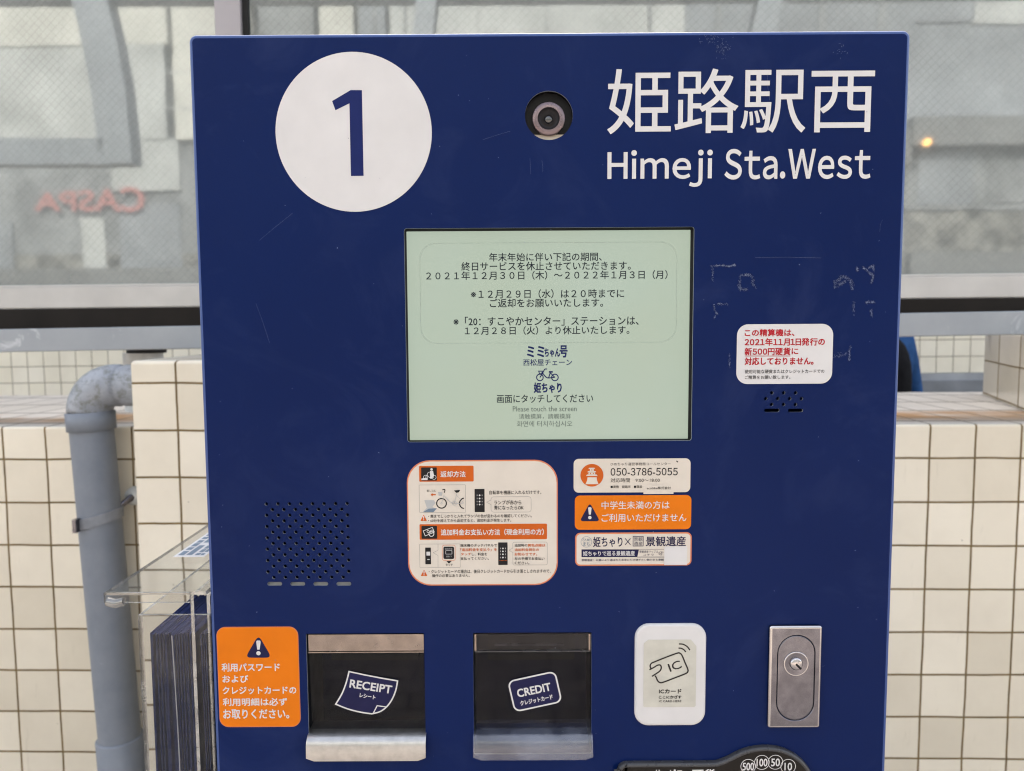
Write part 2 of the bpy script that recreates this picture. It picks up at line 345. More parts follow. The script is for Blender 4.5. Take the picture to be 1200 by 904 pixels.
class G:
    """collects faces, then links them as ONE mesh object"""
    def __init__(s): s.v = []; s.f = []; s.m = []; s.uv = []; s.mats = []; s.smooth = []
    def mi(s, m):
        if m not in s.mats: s.mats.append(m)
        return s.mats.index(m)
    def face(s, pts, m, uv=None, smooth=False):
        b = len(s.v); s.v += [tuple(p) for p in pts]; s.f.append(tuple(range(b, b+len(pts)))); s.m.append(s.mi(m)); s.uv.append(uv); s.smooth.append(smooth)
    def mesh(s, vs_, fs, m, smooth=False):
        b = len(s.v); s.v += [tuple(p) for p in vs_]; k = s.mi(m)
        for f in fs: s.f.append(tuple(b+i for i in f)); s.m.append(k); s.uv.append(None); s.smooth.append(smooth)
    def box(s, a, b, m, uvscale=None, bev=0):
        (x0, y0, z0), (x1, y1, z1) = a, b
        c = [(x0,y0,z0),(x1,y0,z0),(x1,y1,z0),(x0,y1,z0),(x0,y0,z1),(x1,y0,z1),(x1,y1,z1),(x0,y1,z1)]
        s.mesh(c, [(0,1,5,4),(1,2,6,5),(2,3,7,6),(3,0,4,7),(4,5,6,7),(3,2,1,0)], m)
    def loft(s, loops, m, closed=True, cap0=False, cap1=False, smooth=True):
        n = len(loops[0]); vs_ = [p for l in loops for p in l]; fs = []
        for i in range(len(loops)-1):
            for j in range(n if closed else n-1):
                k = (j+1) % n
                fs.append((i*n+j, i*n+k, (i+1)*n+k, (i+1)*n+j))
        s.mesh(vs_, fs, m, smooth)
        if cap0: s.face(list(reversed(loops[0])), m)
        if cap1: s.face(loops[-1], m)
    def build(s, name, parent=None, origin=None, bevel=0, recalc=False):
        me = bpy.data.meshes.new(name)
        v = s.v
        if origin is not None: v = [(a-origin[0], b-origin[1], c-origin[2]) for a, b, c in s.v]
        me.from_pydata(v, [], s.f)
        for m in s.mats: me.materials.append(MT[m])
        me.polygons.foreach_set('material_index', s.m)
        me.polygons.foreach_set('use_smooth', s.smooth)
        if any(u is not None for u in s.uv):
            ul = me.uv_layers.new(name='UVMap')
            for p, u in zip(me.polygons, s.uv):
                if u is None: continue
                for li, c in zip(p.loop_indices, u): ul.data[li].uv = c
        me.update()
        if recalc or bevel:
            bm = bmesh.new(); bm.from_mesh(me)
            bmesh.ops.remove_doubles(bm, verts=bm.verts, dist=1e-6)
            bmesh.ops.recalc_face_normals(bm, faces=bm.faces)
            if bevel:
                ed = [e for e in bm.edges if len(e.link_faces) == 2 and e.calc_face_angle(0) > 0.6]
                bmesh.ops.bevel(bm, geom=ed, offset=bevel, segments=3, affect='EDGES', profile=0.5, clamp_overlap=True)
            bm.to_mesh(me); bm.free()
        o = bpy.data.objects.new(name, me); COL.objects.link(o)
        if origin is not None: o.location = origin
        if parent is not None: o.parent = parent
        return o

def circle2(cx, cz, r, n=32, a0=0.0):
    return [(cx+r*math.cos(a0+2*math.pi*i/n), cz+r*math.sin(a0+2*math.pi*i/n)) for i in range(n)]
def rrect(x0, z0, x1, z1, r, n=6):
    r = max(1e-5, min(r, (x1-x0)/2-1e-6, (z1-z0)/2-1e-6)); p = []
    for cx, cz, a in ((x1-r, z1-r, 0), (x0+r, z1-r, 90), (x0+r, z0+r, 180), (x1-r, z0+r, 270)):
        for i in range(n+1):
            t = R(a+90*i/n); p.append((cx+r*math.cos(t), cz+r*math.sin(t)))
    return p
def catmull(pts, k=6, closed=False):
    out = []; n = len(pts)
    for i in range(n if closed else n-1):
        g = (lambda j: pts[j % n]) if closed else (lambda j: pts[max(0, min(n-1, j))])
        p0, p1, p2, p3 = g(i-1), g(i), g(i+1), g(i+2)
        for s in range(k):
            t = s/k
            out.append(tuple(0.5*((2*b)+(c-a)*t+(2*a-5*b+4*c-d)*t*t+(3*b-a-3*c+d)*t**3) for a, b, c, d in zip(p0, p1, p2, p3)))
    if not closed: out.append(tuple(pts[-1]))
    return out

# photograph pixel -> point (x, z) of the plane y = yp (the kiosk's front is y = 0)
def P(px, py, yp=0.0):
    d = RX*((px-600)/FPX) + UX*(-(py-452)/FPX) + _f
    t = (yp-CAM.y)/d.y; q = CAM + d*t
    return (q.x, q.z)
def PB(x0, y0, x1, y1, yp=0.0):
    """pixel box -> upright rectangle on that plane: x0, z0, x1, z1"""
    a, b, c, d = P(x0, y0, yp), P(x1, y0, yp), P(x0, y1, yp), P(x1, y1, yp)
    return ((a[0]+c[0])/2, (c[1]+d[1])/2, (b[0]+d[0])/2, (a[1]+b[1])/2)
PXM = (P(700, 500)[0]-P(600, 500)[0])/100     # metres per pixel on the front

# ------------------------------------------------------------------ lettering
_gl = {}
def glyphs(s, bold=0.0, res=3, wide=False):
    key = (s, bold, res, wide)
    if key in _gl: return _gl[key]
    def one(body):
        c = bpy.data.curves.new('lettering', 'FONT'); c.body = body; c.offset = bold; c.resolution_u = res; c.fill_mode = 'BOTH'
        o = bpy.data.objects.new('lettering', c); COL.objects.link(o)
        bpy.context.view_layer.update()
        me = bpy.data.meshes.new_from_object(o.evaluated_get(bpy.context.evaluated_depsgraph_get()))
        v = [(p.co.x, p.co.y) for p in me.vertices]; f = [tuple(p.vertices) for p in me.polygons]
        bpy.data.objects.remove(o); bpy.data.curves.remove(c); bpy.data.meshes.remove(me)
        return v, f
    if not wide: r = one(s)
    else:                                 # full-width letters set solid, each at its own width
        V, F = [], []; x = 0.0
        for ch in s:
            if ch in ' \u3000': x += 0.22; continue
            if ch == 'ｊ': x -= 0.17
            if ch in '、。': x += 0.06
            v, f = one(ch)
            a = min(p[0] for p in v); b = max(p[0] for p in v); k = len(V)
            V += [(p[0]-a+x, p[1]) for p in v]; F += [tuple(i+k for i in t) for t in f]
            x += b-a+wide
        r = (V, F)
    _gl[key] = r
    return r

class Sheet(G):
    """printed sheet on a plane facing the viewer (-y): a thin base and inks laid above it"""
    STEP = 0.00013
    def __init__(s, y=0.0, t=0.0003): G.__init__(s); s.y = y; s.t = t
    def ly(s, k): return s.y - s.t - k*s.STEP
    def base(s, poly, m):
        y1 = s.y - s.t; y0 = s.y - 0.00002; n = len(poly)
        s.face([(x, y1, z) for x, z in reversed(poly)][::-1] if s._ccw(poly) else [(x, y1, z) for x, z in reversed(poly)], m)
        pl = poly if s._ccw(poly) else list(reversed(poly))
        for i in range(n):
            a, b = pl[i], pl[(i+1) % n]
            s.face([(a[0], y0, a[1]), (b[0], y0, b[1]), (b[0], y1, b[1]), (a[0], y1, a[1])], m)
    @staticmethod
    def _ccw(p): return sum(p[i-1][0]*p[i][1]-p[i][0]*p[i-1][1] for i in range(len(p))) > 0
    def poly(s, poly, m, k=1):
        pl = poly if s._ccw(poly) else list(reversed(poly))
        s.face([(x, s.ly(k), z) for x, z in pl], m)
    def rbox(s, x0, y0, x1, y1, r, m, k=1): s.poly(rrect(*PB(x0, y0, x1, y1, s.y), r*PXM), m, k)
    def ring(s, outer, inner, m, k=1):
        n = len(outer)
        for i in range(n):
            j = (i+1) % n
            s.face([(outer[i][0], s.ly(k), outer[i][1]), (outer[j][0], s.ly(k), outer[j][1]), (inner[j][0], s.ly(k), inner[j][1]), (inner[i][0], s.ly(k), inner[i][1])], m)
    def frame(s, x0, y0, x1, y1, r, wpx, m, k=1):
        a = PB(x0, y0, x1, y1, s.y); d = wpx*PXM
        s.ring(rrect(*a, r*PXM), rrect(a[0]+d, a[1]+d, a[2]-d, a[3]-d, max(0.0001, r*PXM-d)), m, k)
    def pline(s, pts, wpx, m, k=1, closed=False, px=True):
        """ribbon of even width along photo-pixel points"""
        q = [P(*p, s.y) for p in pts] if px else list(pts); n = len(q); h = wpx*PXM/2; L, Rr = [], []
        for i in range(n):
            a = q[i-1] if (i > 0 or closed) else q[i]; b = q[(i+1) % n] if (i < n-1 or closed) else q[i]
            d0 = Vector((q[i][0]-a[0], q[i][1]-a[1])); d1 = Vector((b[0]-q[i][0], b[1]-q[i][1]))
            if d0.length < 1e-9: d0 = d1
            if d1.length < 1e-9: d1 = d0
            d0.normalize(); d1.normalize(); t = (d0+d1)
            if t.length < 1e-6: t = d1
            t.normalize(); nn = Vector((-t.y, t.x)); c = max(0.45, nn.dot(Vector((-d1.y, d1.x))))
            L.append((q[i][0]+nn.x*h/c, q[i][1]+nn.y*h/c)); Rr.append((q[i][0]-nn.x*h/c, q[i][1]-nn.y*h/c))
        y = s.ly(k)
        for i in range(n if closed else n-1):
            j = (i+1) % n
            s.face([(Rr[i][0], y, Rr[i][1]), (Rr[j][0], y, Rr[j][1]), (L[j][0], y, L[j][1]), (L[i][0], y, L[i][1])], m)
    def text(s, t, box, m, k=1, bold=0.0, rot=0.0, res=2, wide=False, stack=False):
        """fit the inked outline of t to a photo-pixel box (turned by rot degrees about its centre)"""
        heavy = 0.0
        if stack or not wide: heavy, bold = bold, 0.0
        v, f = glyphs(t, bold, res, wide)
        gx0 = min(p[0] for p in v); gx1 = max(p[0] for p in v); gy0 = min(p[1] for p in v); gy1 = max(p[1] for p in v)
        x0, z0, x1, z1 = PB(*box, s.y); cx, cz = (x0+x1)/2, (z0+z1)/2
        if gy1-gy0 < 1e-6: gy1 += 1e-3
        c_, s_ = math.cos(R(rot)), math.sin(R(rot)); out = []
        for a, b in v:
            X = (a-gx0)/(gx1-gx0)*(x1-x0)+x0-cx; Z = (b-gy0)/(gy1-gy0)*(z1-z0)+z0-cz
            out.append((cx+X*c_-Z*s_, s.ly(k), cz+X*s_+Z*c_))
        if heavy <= 0.0: s.mesh(out, f, m); return
        d = heavy*(z1-z0)                  # heavier strokes: copies shifted by a hair, each a few micrometres above the last
        for i, (dx, dz) in enumerate(((d, d), (-d, d), (d, -d), (-d, -d))):
            s.mesh([(p[0]+dx, p[1]-0.000015*i, p[2]+dz) for p in out], f, m)

def crop(x0, y0, sc_):
    """pixel in an enlarged crop -> pixel in the photograph"""
    return lambda a, b, c=None, d=None: (x0+a/sc_, y0+b/sc_) if c is None else (x0+a/sc_, y0+b/sc_, x0+c/sc_, y0+d/sc_)
def warning(sh, x0, y0, x1, y1, mtri, mmark, k=2, r=1.2):
    """rounded triangle with an exclamation mark"""
    cx = (x0+x1)/2; pts = [(cx, y0), (x1, y1), (x0, y1)]; out = []
    for i in range(3):
        p, a, b = Vector(pts[i]), Vector(pts[i-1]), Vector(pts[(i+1) % 3])
        u = (a-p).normalized()*r*1.7; v = (b-p).normalized()*r*1.7
        for t in (0, .25, .5, .75, 1): out.append(tuple((p+u)*(1-t)**2 + p*2*t*(1-t) + (p+v)*t*t))
    sh.poly([P(*q, sh.y) for q in out], mtri, k)
    h = y1-y0; wd = (x1-x0)
    sh.poly([P(*q, sh.y) for q in ((cx-wd*.085, y0+h*.30), (cx-wd*.06, y0+h*.24), (cx+wd*.06, y0+h*.24), (cx+wd*.085, y0+h*.30), (cx+wd*.045, y0+h*.64), (cx-wd*.045, y0+h*.64))], mmark, k+1)
    c = P(cx, y0+h*.8, sh.y); sh.poly(circle2(*c, wd*.085*PXM, 14), mmark, k+1)

# ================================================================== SETTING
A = R(1.3)                                 # the wall runs 1.3 degrees off the kiosk's front
TV, NV = Vector((math.cos(A), -math.sin(A), 0)), Vector((math.sin(A), math.cos(A), 0))
def W(u, v, z=0.0): return TV*u + NV*v + Vector((0, 0, z))
def base_at(name, u, v, z, label, cat, group=None): return empty(name, W(u, v, z), -A, label, cat, group)
def place(o, u, v, z=0.0, tilt=0.0):
    o.location = W(u, v, z); o.rotation_euler = (0, tilt, -A); return o

g = G(); g.face([(-150, -150, 0), (150, -150, 0), (150, 150, 0), (-150, 150, 0)], 'paving'); tag(g.build('pavement'), kind='structure')

def tiled_block(name, poly, z0, z1, u_off, z_off, m, mtop, bev=0.012, tile=0.1, topv=None, parent=None, tu=1.0):
    """vertical block on a plan polygon (counter-clockwise, local u v) with tiles running round it and over a rounded top edge"""
    n = len(poly); G_ = G(); cx = sum(p[0] for p in poly)/n; cv = sum(p[1] for p in poly)/n
    def inset(d):
        out = []
        for i in range(n):
            p = Vector(poly[i]); a = (p-Vector(poly[i-1])).normalized(); b = (Vector(poly[(i+1) % n])-p).normalized()
            na, nb = Vector((-a.y, a.x)), Vector((-b.y, b.x)); m_ = (na+nb); m_ = m_/max(0.2, m_.dot(na))
            out.append(tuple(p+m_*d))
        return out
    prof = [(0, z0), (0, z1-bev)] + [(bev*(1-math.cos(R(t))), z1-bev+bev*math.sin(R(t))) for t in (22.5, 45, 67.5, 90)]
    rings = [inset(d) for d, _ in prof]
    ln = 0.0; arc = 0.0
    zz = [z_ for _, z_ in prof]
    arcs = [zz[0], zz[1]]
    for i in range(2, len(prof)): arcs.append(arcs[-1] + bev*R(22.5))
    per = 0.0
    for i in range(n):
        j = (i+1) % n; L_ = math.dist(poly[i], poly[j])
        us = (poly[i][0]-u_off)/tile if abs(poly[i][1]-poly[j][1]) < 1e-6 else per/tile/tu
        ue = us + L_/tile/tu*(1 if poly[j][0] >= poly[i][0] or abs(poly[i][1]-poly[j][1]) > 1e-6 else -1)
        for k in range(len(prof)-1):
            a0, a1 = (arcs[k]-z_off)/tile, (arcs[k+1]-z_off)/tile
            G_.face([(*rings[k][i], zz[k]), (*rings[k][j], zz[k]), (*rings[k+1][j], zz[k+1]), (*rings[k+1][i], zz[k+1])], m,
                    [(us, a0), (ue, a0), (ue, a1), (us, a1)], smooth=k > 0)
        per += L_
    top = rings[-1]
    tv_ = topv or (0.0, tile)
    G_.face([(*p, z1) for p in top], mtop, [((p[0]-u_off)/tile, (p[1]-tv_[0])/tv_[1]) for p in top])
    return G_.build(name, parent)

# low tiled wall with its wide ledge
o = tiled_block('tiled_wall', [(-4.0, 1.06), (4.0, 1.06), (4.0, 1.86), (-4.0, 1.86)], 0.0, 1.18, 0.8754, 1.107, 'tile', 'ledge', topv=(1.125, 0.21), bev=0.005)
place(o, 0, 0); tag(o, 'long low cream tiled wall with a wide stained ledge behind the kiosk', 'wall')
# the taller pier left of the kiosk
o = tiled_block('tiled_pier', [(-0.853, 0.93), (-0.25, 0.93), (-0.25, 1.44), (-0.853, 1.44)], 0.0, 1.336, -0.757, 1.291, 'tile', 'tile', topv=(1.03, 0.4), bev=0.008)
place(o, 0, 0); tag(o, 'taller cream tiled pier between the grey drainpipe and the kiosk', 'pillar')
# the angled block on the ledge at right
o = tiled_block('tiled_block', [(1.150, 1.08), (2.1, 1.09), (2.1, 1.76), (1.385, 1.75)], 1.182, 1.372, 1.15, 1.290, 'tile', 'tile', bev=0.006, tu=2.3)
place(o, 0, 0); tag(o, 'tiled block standing on the wall ledge under the rail, right of the kiosk', 'block')

# far tiled parapet and the dark wall behind it
g = base_at('far_parapet', 0, 4.0, 0, 'pale tiled parapet seen far back under the rail', 'wall'); g.rotation_euler = (0, R(-0.36), -A)
far = tiled_block('tiled_face', [(-5.5, -0.032), (0.2, -0.032), (0.2, 0.2), (-5.5, 0.2)], 0.885, 1.395, 0.02, 1.085, 'tile_far', 'tile_far', parent=g, bev=0.01)
far = tiled_block('tiled_face', [(0.2, 0), (5.5, 0), (5.5, 0.2), (0.2, 0.2)], 1.085, 1.395, 0.02, 1.085, 'tile_far', 'tile_far', parent=g, bev=0.01)
h = G(); h.box((0.21, -0.03, -0.05), (5.5, 0.2, 1.04), 'concrete'); h.box((0.21, -0.012, 1.04), (5.5, 0.2, 1.083), 'concrete_light'); h.build('plinth', g)
h = G(); h.box((-16, 0, 0), (16, 0.4, 6.3), 'glass_gap'); o = h.build('dark_wall'); place(o, 0, 5.2); tag(o, 'added dark brown wall behind the far parapet, standing for a dim interior and blocking the sun', 'wall')  # dark colour stands for a dim interior; raised to keep sun off the kiosk

# ------------------------------------------------------------------ glass screen over the wall
scr = base_at('glass_screen', 0, 1.25, 0, 'wired glass screen in a grey metal frame above the tiled wall', 'glass screen')
tl = math.atan((1.525-1.512)/2.55)
h = G(); h.box((-4, 0, -0.0575), (4, 0.07, -0.006), 'alu'); h.box((-4, 0.004, -0.006), (4, 0.066, 0.0), 'alu')
o = h.build('sill_rail', scr, bevel=0.0015); o.location = (0, 0, 1.5185); o.rotation_euler.y = -tl
h = G(); h.box((-0.778, 0.0, 1.52), (-0.715, 0.07, 2.45), 'mullion'); h.build('mullion', scr, bevel=0.002)
h = G(); h.box((-0.7145, 0.012, 1.52), (-0.700, 0.06, 2.45), 'flat_black'); h.build('mullion_shadow_strip', scr)  # black strip paints the shadow gap along the mullion's right side
for a, b in ((-4.0, -0.7785), (-0.6995, 4.0)):
    h = G(); h.box((a, 0.020, 1.500), (b, 0.027, 2.45), 'glass'); h.build('glass_pane', scr)
h = G(); h.box((-4, 0, 2.452), (4, 0.07, 2.52), 'alu'); h.build('top_rail', scr, bevel=0.002)
rail = base_at('steel_rail', 0, 1.25, 0, 'grey galvanised rail running under the glass screen', 'rail')
h = G(); h.box((-4, 0, -0.029), (4, 0.075, 0.029), 'galv')
o = h.build('beam', rail, bevel=0.003); o.location = (0, 0, 1.3895); o.rotation_euler.y = -math.atan(0.030/2.5)
h = G(); n_ = 28
lo = [[(-1.065+0.051*math.cos(2*math.pi*i/n_), 0.15+0.049*math.sin(2*math.pi*i/n_), z) for i in range(n_)] for z in (1.18, 1.336)]
h.loft(lo, 'steel_post', cap1=True)
lo = [[(-1.055+0.050*math.cos(2*math.pi*i/n_), 0.15+0.050*math.sin(2*math.pi*i/n_), z) for i in range(n_)] for z in (1.336, 1.348)]
h.loft(lo, 'flat_black', cap0=True, cap1=True); h.build('post', rail)

# ------------------------------------------------------------------ drainpipe
def sweep(h, path, rad, m, n=28, caps=False):
    loops = []; up = Vector((0, 1, 0.01)).normalized()
    for i, p in enumerate(path):
        a = Vector(path[max(0, i-1)]); b = Vector(path[min(len(path)-1, i+1)]); t = (b-a).normalized()
        s_ = t.cross(up).normalized(); w_ = t.cross(s_).normalized(); r = rad[i] if isinstance(rad, (list, tuple)) else rad
        loops.append([tuple(Vector(p)+s_*r*math.cos(2*math.pi*k/n)+w_*r*math.sin(2*math.pi*k/n)) for k in range(n)])
    h.loft(loops, m, cap0=caps, cap1=caps)
pipe = base_at('drainpipe', -0.93, 0.995, 0, 'grey plastic drainpipe with a weathered elbow on the tiled wall', 'drainpipe')
def pc(z): return (-0.9815+0.93+(1.2-z)*0.042, 0.0, z)
h = G(); sweep(h, [pc(0.0), pc(0.4), pc(0.8), pc(1.215)], 0.0445, 'pvc', 40); h.build('pipe', pipe)
h = G(); sweep(h, [pc(1.181), pc(1.182), pc(1.221), pc(1.2225)], [0.0445, 0.0495, 0.0500, 0.0462], 'pvc', 40); h.build('socket', pipe)
h = G(); c0 = Vector(pc(1.2215)); pts = [c0]
Rb = 0.058
for t in range(0, 91, 9):
    pts.append(Vector((c0.x+Rb*(1-math.cos(R(t))), 0.0, c0.z+Rb*math.sin(R(t)))))
e = pts[-1]; pts += [Vector((e.x+0.012, 0, e.z)), Vector((e.x+0.013, 0, e.z)), Vector((e.x+0.026, 0, e.z)), Vector((e.x+0.027, 0, e.z)), Vector((e.x+0.10, 0, e.z))]
rr_ = [0.0462]*(len(pts)-5) + [0.0462, 0.0425, 0.0425, 0.0455, 0.0455]
sweep(h, [tuple(p) for p in pts], rr_, 'pvc_mould', 36); h.build('elbow', pipe)
h = G(); b0 = Vector(pc(0.985))
lo = []
for dz, r in ((-0.012, 0.0445), (-0.0115, 0.0482), (0.0115, 0.0482), (0.012, 0.0450)):
    lo.append([(b0.x+r*math.cos(2*math.pi*k/40), r*math.sin(2*math.pi*k/40), b0.z+dz+0.012*math.cos(2*math.pi*k/40)) for k in range(40)])
h.loft(lo, 'pvc_strap', smooth=False); h.box((b0.x-0.028, -0.058, b0.z-0.019), (b0.x-0.020, -0.040, b0.z+0.010), 'chrome'); h.build('strap', pipe)
h = G(); sweep(h, [(b0.x+0.036, 0.02, b0.z+0.022), (b0.x+0.044, 0.032, b0.z+0.030), (b0.x+0.050, 0.045, b0.z+0.036)], [0.007, 0.007, 0.009], 'chrome', 16)
lo = [[(b0.x+0.050+r*math.cos(2*math.pi*k/20), y, b0.z+0.036+r*math.sin(2*math.pi*k/20)) for k in range(20)] for r, y in ((0.022, 0.064), (0.020, 0.050), (0.014, 0.042), (0.004, 0.040))]
h.loft(lo, 'steel_post', cap1=True); h.build('wall_bracket', pipe)
h = G(); sweep(h, [pc(0.0), pc(0.478), pc(0.480), pc(0.481)], [0.0505, 0.0505, 0.0490, 0.0445], 'pvc', 40); h.build('coupling', pipe)

# ------------------------------------------------------------------ across the street (seen reflected in the glass)
VG = 1.27
def refl(px, py, D):
    """where the thing stands whose mirror image in the glass shows at this pixel, D metres away"""
    d = RX*((px-600)/FPX) + UX*(-(py-452)/FPX) + _f
    t = D/d.dot(NV); q = CAM + d*t
    return (q.dot(TV), 2*VG-q.dot(NV), q.z)
D0 = 14.0
bl = base_at('shop_building', 0, refl(600, 300, D0)[1], 0, 'white building across the street with red mirrored letters', 'building')
vb = refl(600, 300, D0)[1]
def fpan(name, px0, py0, px1, py1, m, out=0.05, parent=bl, clampz=None):
    a, b = refl(px0, py0, D0), refl(px1, py1, D0); h_ = G()
    z0, z1 = min(a[2], b[2]), max(a[2], b[2])
    if clampz is not None: z0 = clampz
    h_.box((min(a[0], b[0]), -0.3, z0), (max(a[0], b[0]), out, z1), m); return h_.build(name, parent)
h = G(); h.box((-14, -4, 0), (14, -0.31, 10.5), 'facade'); h.build('wall', bl)
fpan('upper_panel', -240, -90, 198, 53, 'facade_warm', 0.06)
fpan('upper_panel', -240, 54, 118, 164, 'facade', 0.03); fpan('upper_panel', 119, 54, 198, 164, 'facade', 0.06)
fpan('light_panel', 199, -90, 300, 164, 'facade_warm', 0.10)
fpan('shopfront', -240, 165, 420, 300, 'facade_grey', 0.0); fpan('base_course', -240, 301, 420, 480, 'shopfront', 0.02, clampz=0.0)
fpan('side_panel', 130, 166, 213, 224, 'facade', 0.06)
for a, b, m_ in ((301, 372, 'facade_grey'), (373, 418, 'facade_warm'), (419, 455, 'facade_mid'), (456, 508, 'facade'), (509, 720, 'facade'), (721, 800, 'facade'), (801, 900, 'facade_mid'), (901, 1066, 'facade_mid')):
    fpan('upper_panel', a, -90, b, 164, m_, 0.06+0.03*random.random())
fpan('dark_band', 302, 165, 1060, 195, 'facade_dark', 0.25); fpan('shopfront', 421, 196, 1060, 480, 'facade_grey', 0.0, clampz=0.0)
fpan('upper_panel', 1061, -90, 1139, 27, 'facade_mid', 0.08); fpan('upper_panel', 1141, -90, 1500, 25, 'facade', 0.08)
fpan('grey_wall', 1061, 28, 1500, 141, 'facade_mid', 0.04)
fpan('dark_band', 1061, 142, 1500, 170, 'facade_dark', 0.3)
fpan('grey_wall', 1061, 171, 1147, 246, 'facade_grey', 0.05); fpan('grey_wall', 1148, 171, 1500, 246, 'facade_grey', 0.02)
fpan('base_course', 1061, 247, 1500, 480, 'shopfront', 0.02, clampz=0.0)
for x_ in (335, 440, 475, 560, 640, 760, 840, 960, 1030): fpan('panel_joint', x_, -90, x_+1.6, 160, 'facade_grey', 0.098)
for y_ in (8, 86, 128): fpan('panel_joint', 199, y_, 300, y_+0.9, 'facade', 0.103)
fpan('shop_window', 1075, 180, 1138, 240, 'facade_mid', 0.058); fpan('shop_window', 1160, 178, 1230, 238, 'facade_grey', 0.04)
fpan('shop_window', -40, 262, 20, 340, 'facade_mid', 0.05); fpan('shop_window', 96, 256, 126, 322, 'facade', 0.035); fpan('shop_window', 140, 240, 215, 330, 'facade_mid', 0.03)
fpan('lower_dark_strip', 1061, 297, 1500, 330, 'facade_dark', 0.2); fpan('lower_dark_strip', -240, 318, 420, 345, 'facade_dark', 0.2)  # dark strips added so the panes read darker near the sill
# the red letters on it: read the right way round from the street, reversed in the glass
v_, f_ = glyphs('CASPA', 0.02, 3)
a, b = refl(172, 219, D0), refl(45, 251, D0)
x0_, x1_ = min(p[0] for p in v_), max(p[0] for p in v_); y0_, y1_ = min(p[1] for p in v_), max(p[1] for p in v_)
h = G(); vv = []
for x, y in v_:
    t = (x-x0_)/(x1_-x0_); k = 1-0.32*t; mid = (a[2]+b[2])/2-0.04*t
    vv.append((a[0]+t*(b[0]-a[0]), 0.11, mid+((y-y0_)/(y1_-y0_)-0.5)*(a[2]-b[2])*k))
h.mesh(vv, f_, 'sign_pink'); h.build('sign_lettering', bl)
q = refl(1071, 174, D0); lo = []
for t in range(0, 181, 15): lo.append([(q[0]+0.07*math.sin(R(t))*math.cos(2*math.pi*k/16), 0.45+0.07*math.sin(R(t))*math.sin(2*math.pi*k/16), q[2]+0.07*math.cos(R(t))) for k in range(16)])
h = G(); h.loft(lo, 'lamp'); h.build('lamp', bl)
# canopy arch on the near side of the street
D1 = 6.0
cpn = base_at('canopy_arch', refl(140, 300, D1)[0], refl(140, 300, D1)[1], 0, 'curved grey steel canopy frame standing behind the photographer', 'canopy')
cu, cv_ = refl(140, 300, D1)[0], refl(140, 300, D1)[1]
def rib(pts, wid, name):
    q_ = catmull([refl(x, y, D1) for x, y in pts], 6); h_ = G(); lo_ = []
    for i, p in enumerate(q_):
        a_ = Vector(q_[max(0, i-1)]); b_ = Vector(q_[min(len(q_)-1, i+1)]); t_ = (b_-a_).normalized(); s_ = t_.cross(Vector((0, 1, 0))).normalized()
        c_ = Vector(p)-Vector((cu, cv_, 0))
        lo_.append([tuple(c_+s_*wid*k1+Vector((0, 0.08*k2, 0))) for k1, k2 in ((1, 1), (1, -1), (-1, -1), (-1, 1))])
    h_.loft(lo_, 'canopy', cap0=True, cap1=True, smooth=False); return h_.build(name, cpn)
zb = 452 + 902*(1.41/D1) - 60
rib([(78, -110), (96, -50), (110, 0), (124, 60), (133, 110), (139, 165), (141, 194)], 0.130, 'rib')
rib([(-260, -110), (-258, 200), (-256, 560)], 0.09, 'post')
rib([(-300, 181), (0, 180), (128, 180)], 0.098, 'beam')
rib([(522, -120), (508, -50), (498, 36), (494, 120), (492, 560)], 0.075, 'post')
rib([(930, -110), (912, -40), (893, 36), (884, 120), (880, 560)], 0.085, 'post')
rib([(-300, -4), (300, -6), (700, -8), (1300, -14)], 0.055, 'eave_beam')

# ------------------------------------------------------------------ person beyond the wall
def skin_mesh(name, joints, bones, m, parent, sub=2):
    me = bpy.data.meshes.new(name); names = list(joints)
    me.from_pydata([joints[k][0] for k in names], [(names.index(a), names.index(b)) for a, b in bones], [])
    o_ = bpy.data.objects.new(name, me); COL.objects.link(o_)
    sk = o_.modifiers.new('skin', 'SKIN'); sk.use_smooth_shade = True
    sd_ = o_.modifiers.new('sub', 'SUBSURF'); sd_.levels = sub; sd_.render_levels = sub
    for i, k in enumerate(names):
        r = joints[k][1]; d = me.skin_vertices[0].data[i]; d.radius = r if isinstance(r, tuple) else (r, r); d.use_root = (i == 0)
    bpy.context.view_layer.update()
    nm = bpy.data.meshes.new_from_object(o_.evaluated_get(bpy.context.evaluated_depsgraph_get()))
    bpy.data.objects.remove(o_); nm.name = name
    o2 = bpy.data.objects.new(name, nm); COL.objects.link(o2); o2.parent = parent
    nm.materials.clear()
    for x in (m if isinstance(m, list) else [m]): nm.materials.append(MT[x])
    for p in nm.polygons: p.use_smooth = True
    return o2
per = base_at('person', 1.385, 2.55, 0, 'person in a blue jacket and black vest passing beyond the tiled wall', 'person'); per.rotation_euler.z = R(20)
J = {'pelvis': ((0, 0, 0.93), (0.17, 0.12)), 'waist': ((0, 0, 1.08), (0.155, 0.11)), 'chest': ((0, 0, 1.27), (0.18, 0.12)), 'neck0': ((0, 0, 1.42), (0.075, 0.065)), 'neck': ((0, -0.01, 1.49), 0.052),
     'skull': ((0, -0.015, 1.56), (0.075, 0.088)), 'crown': ((0, -0.01, 1.65), (0.07, 0.085)), 'nose': ((0, -0.105, 1.565), 0.014)}
B = [('pelvis', 'waist'), ('waist', 'chest'), ('chest', 'neck0'), ('neck0', 'neck'), ('neck', 'skull'), ('skull', 'crown'), ('skull', 'nose')]
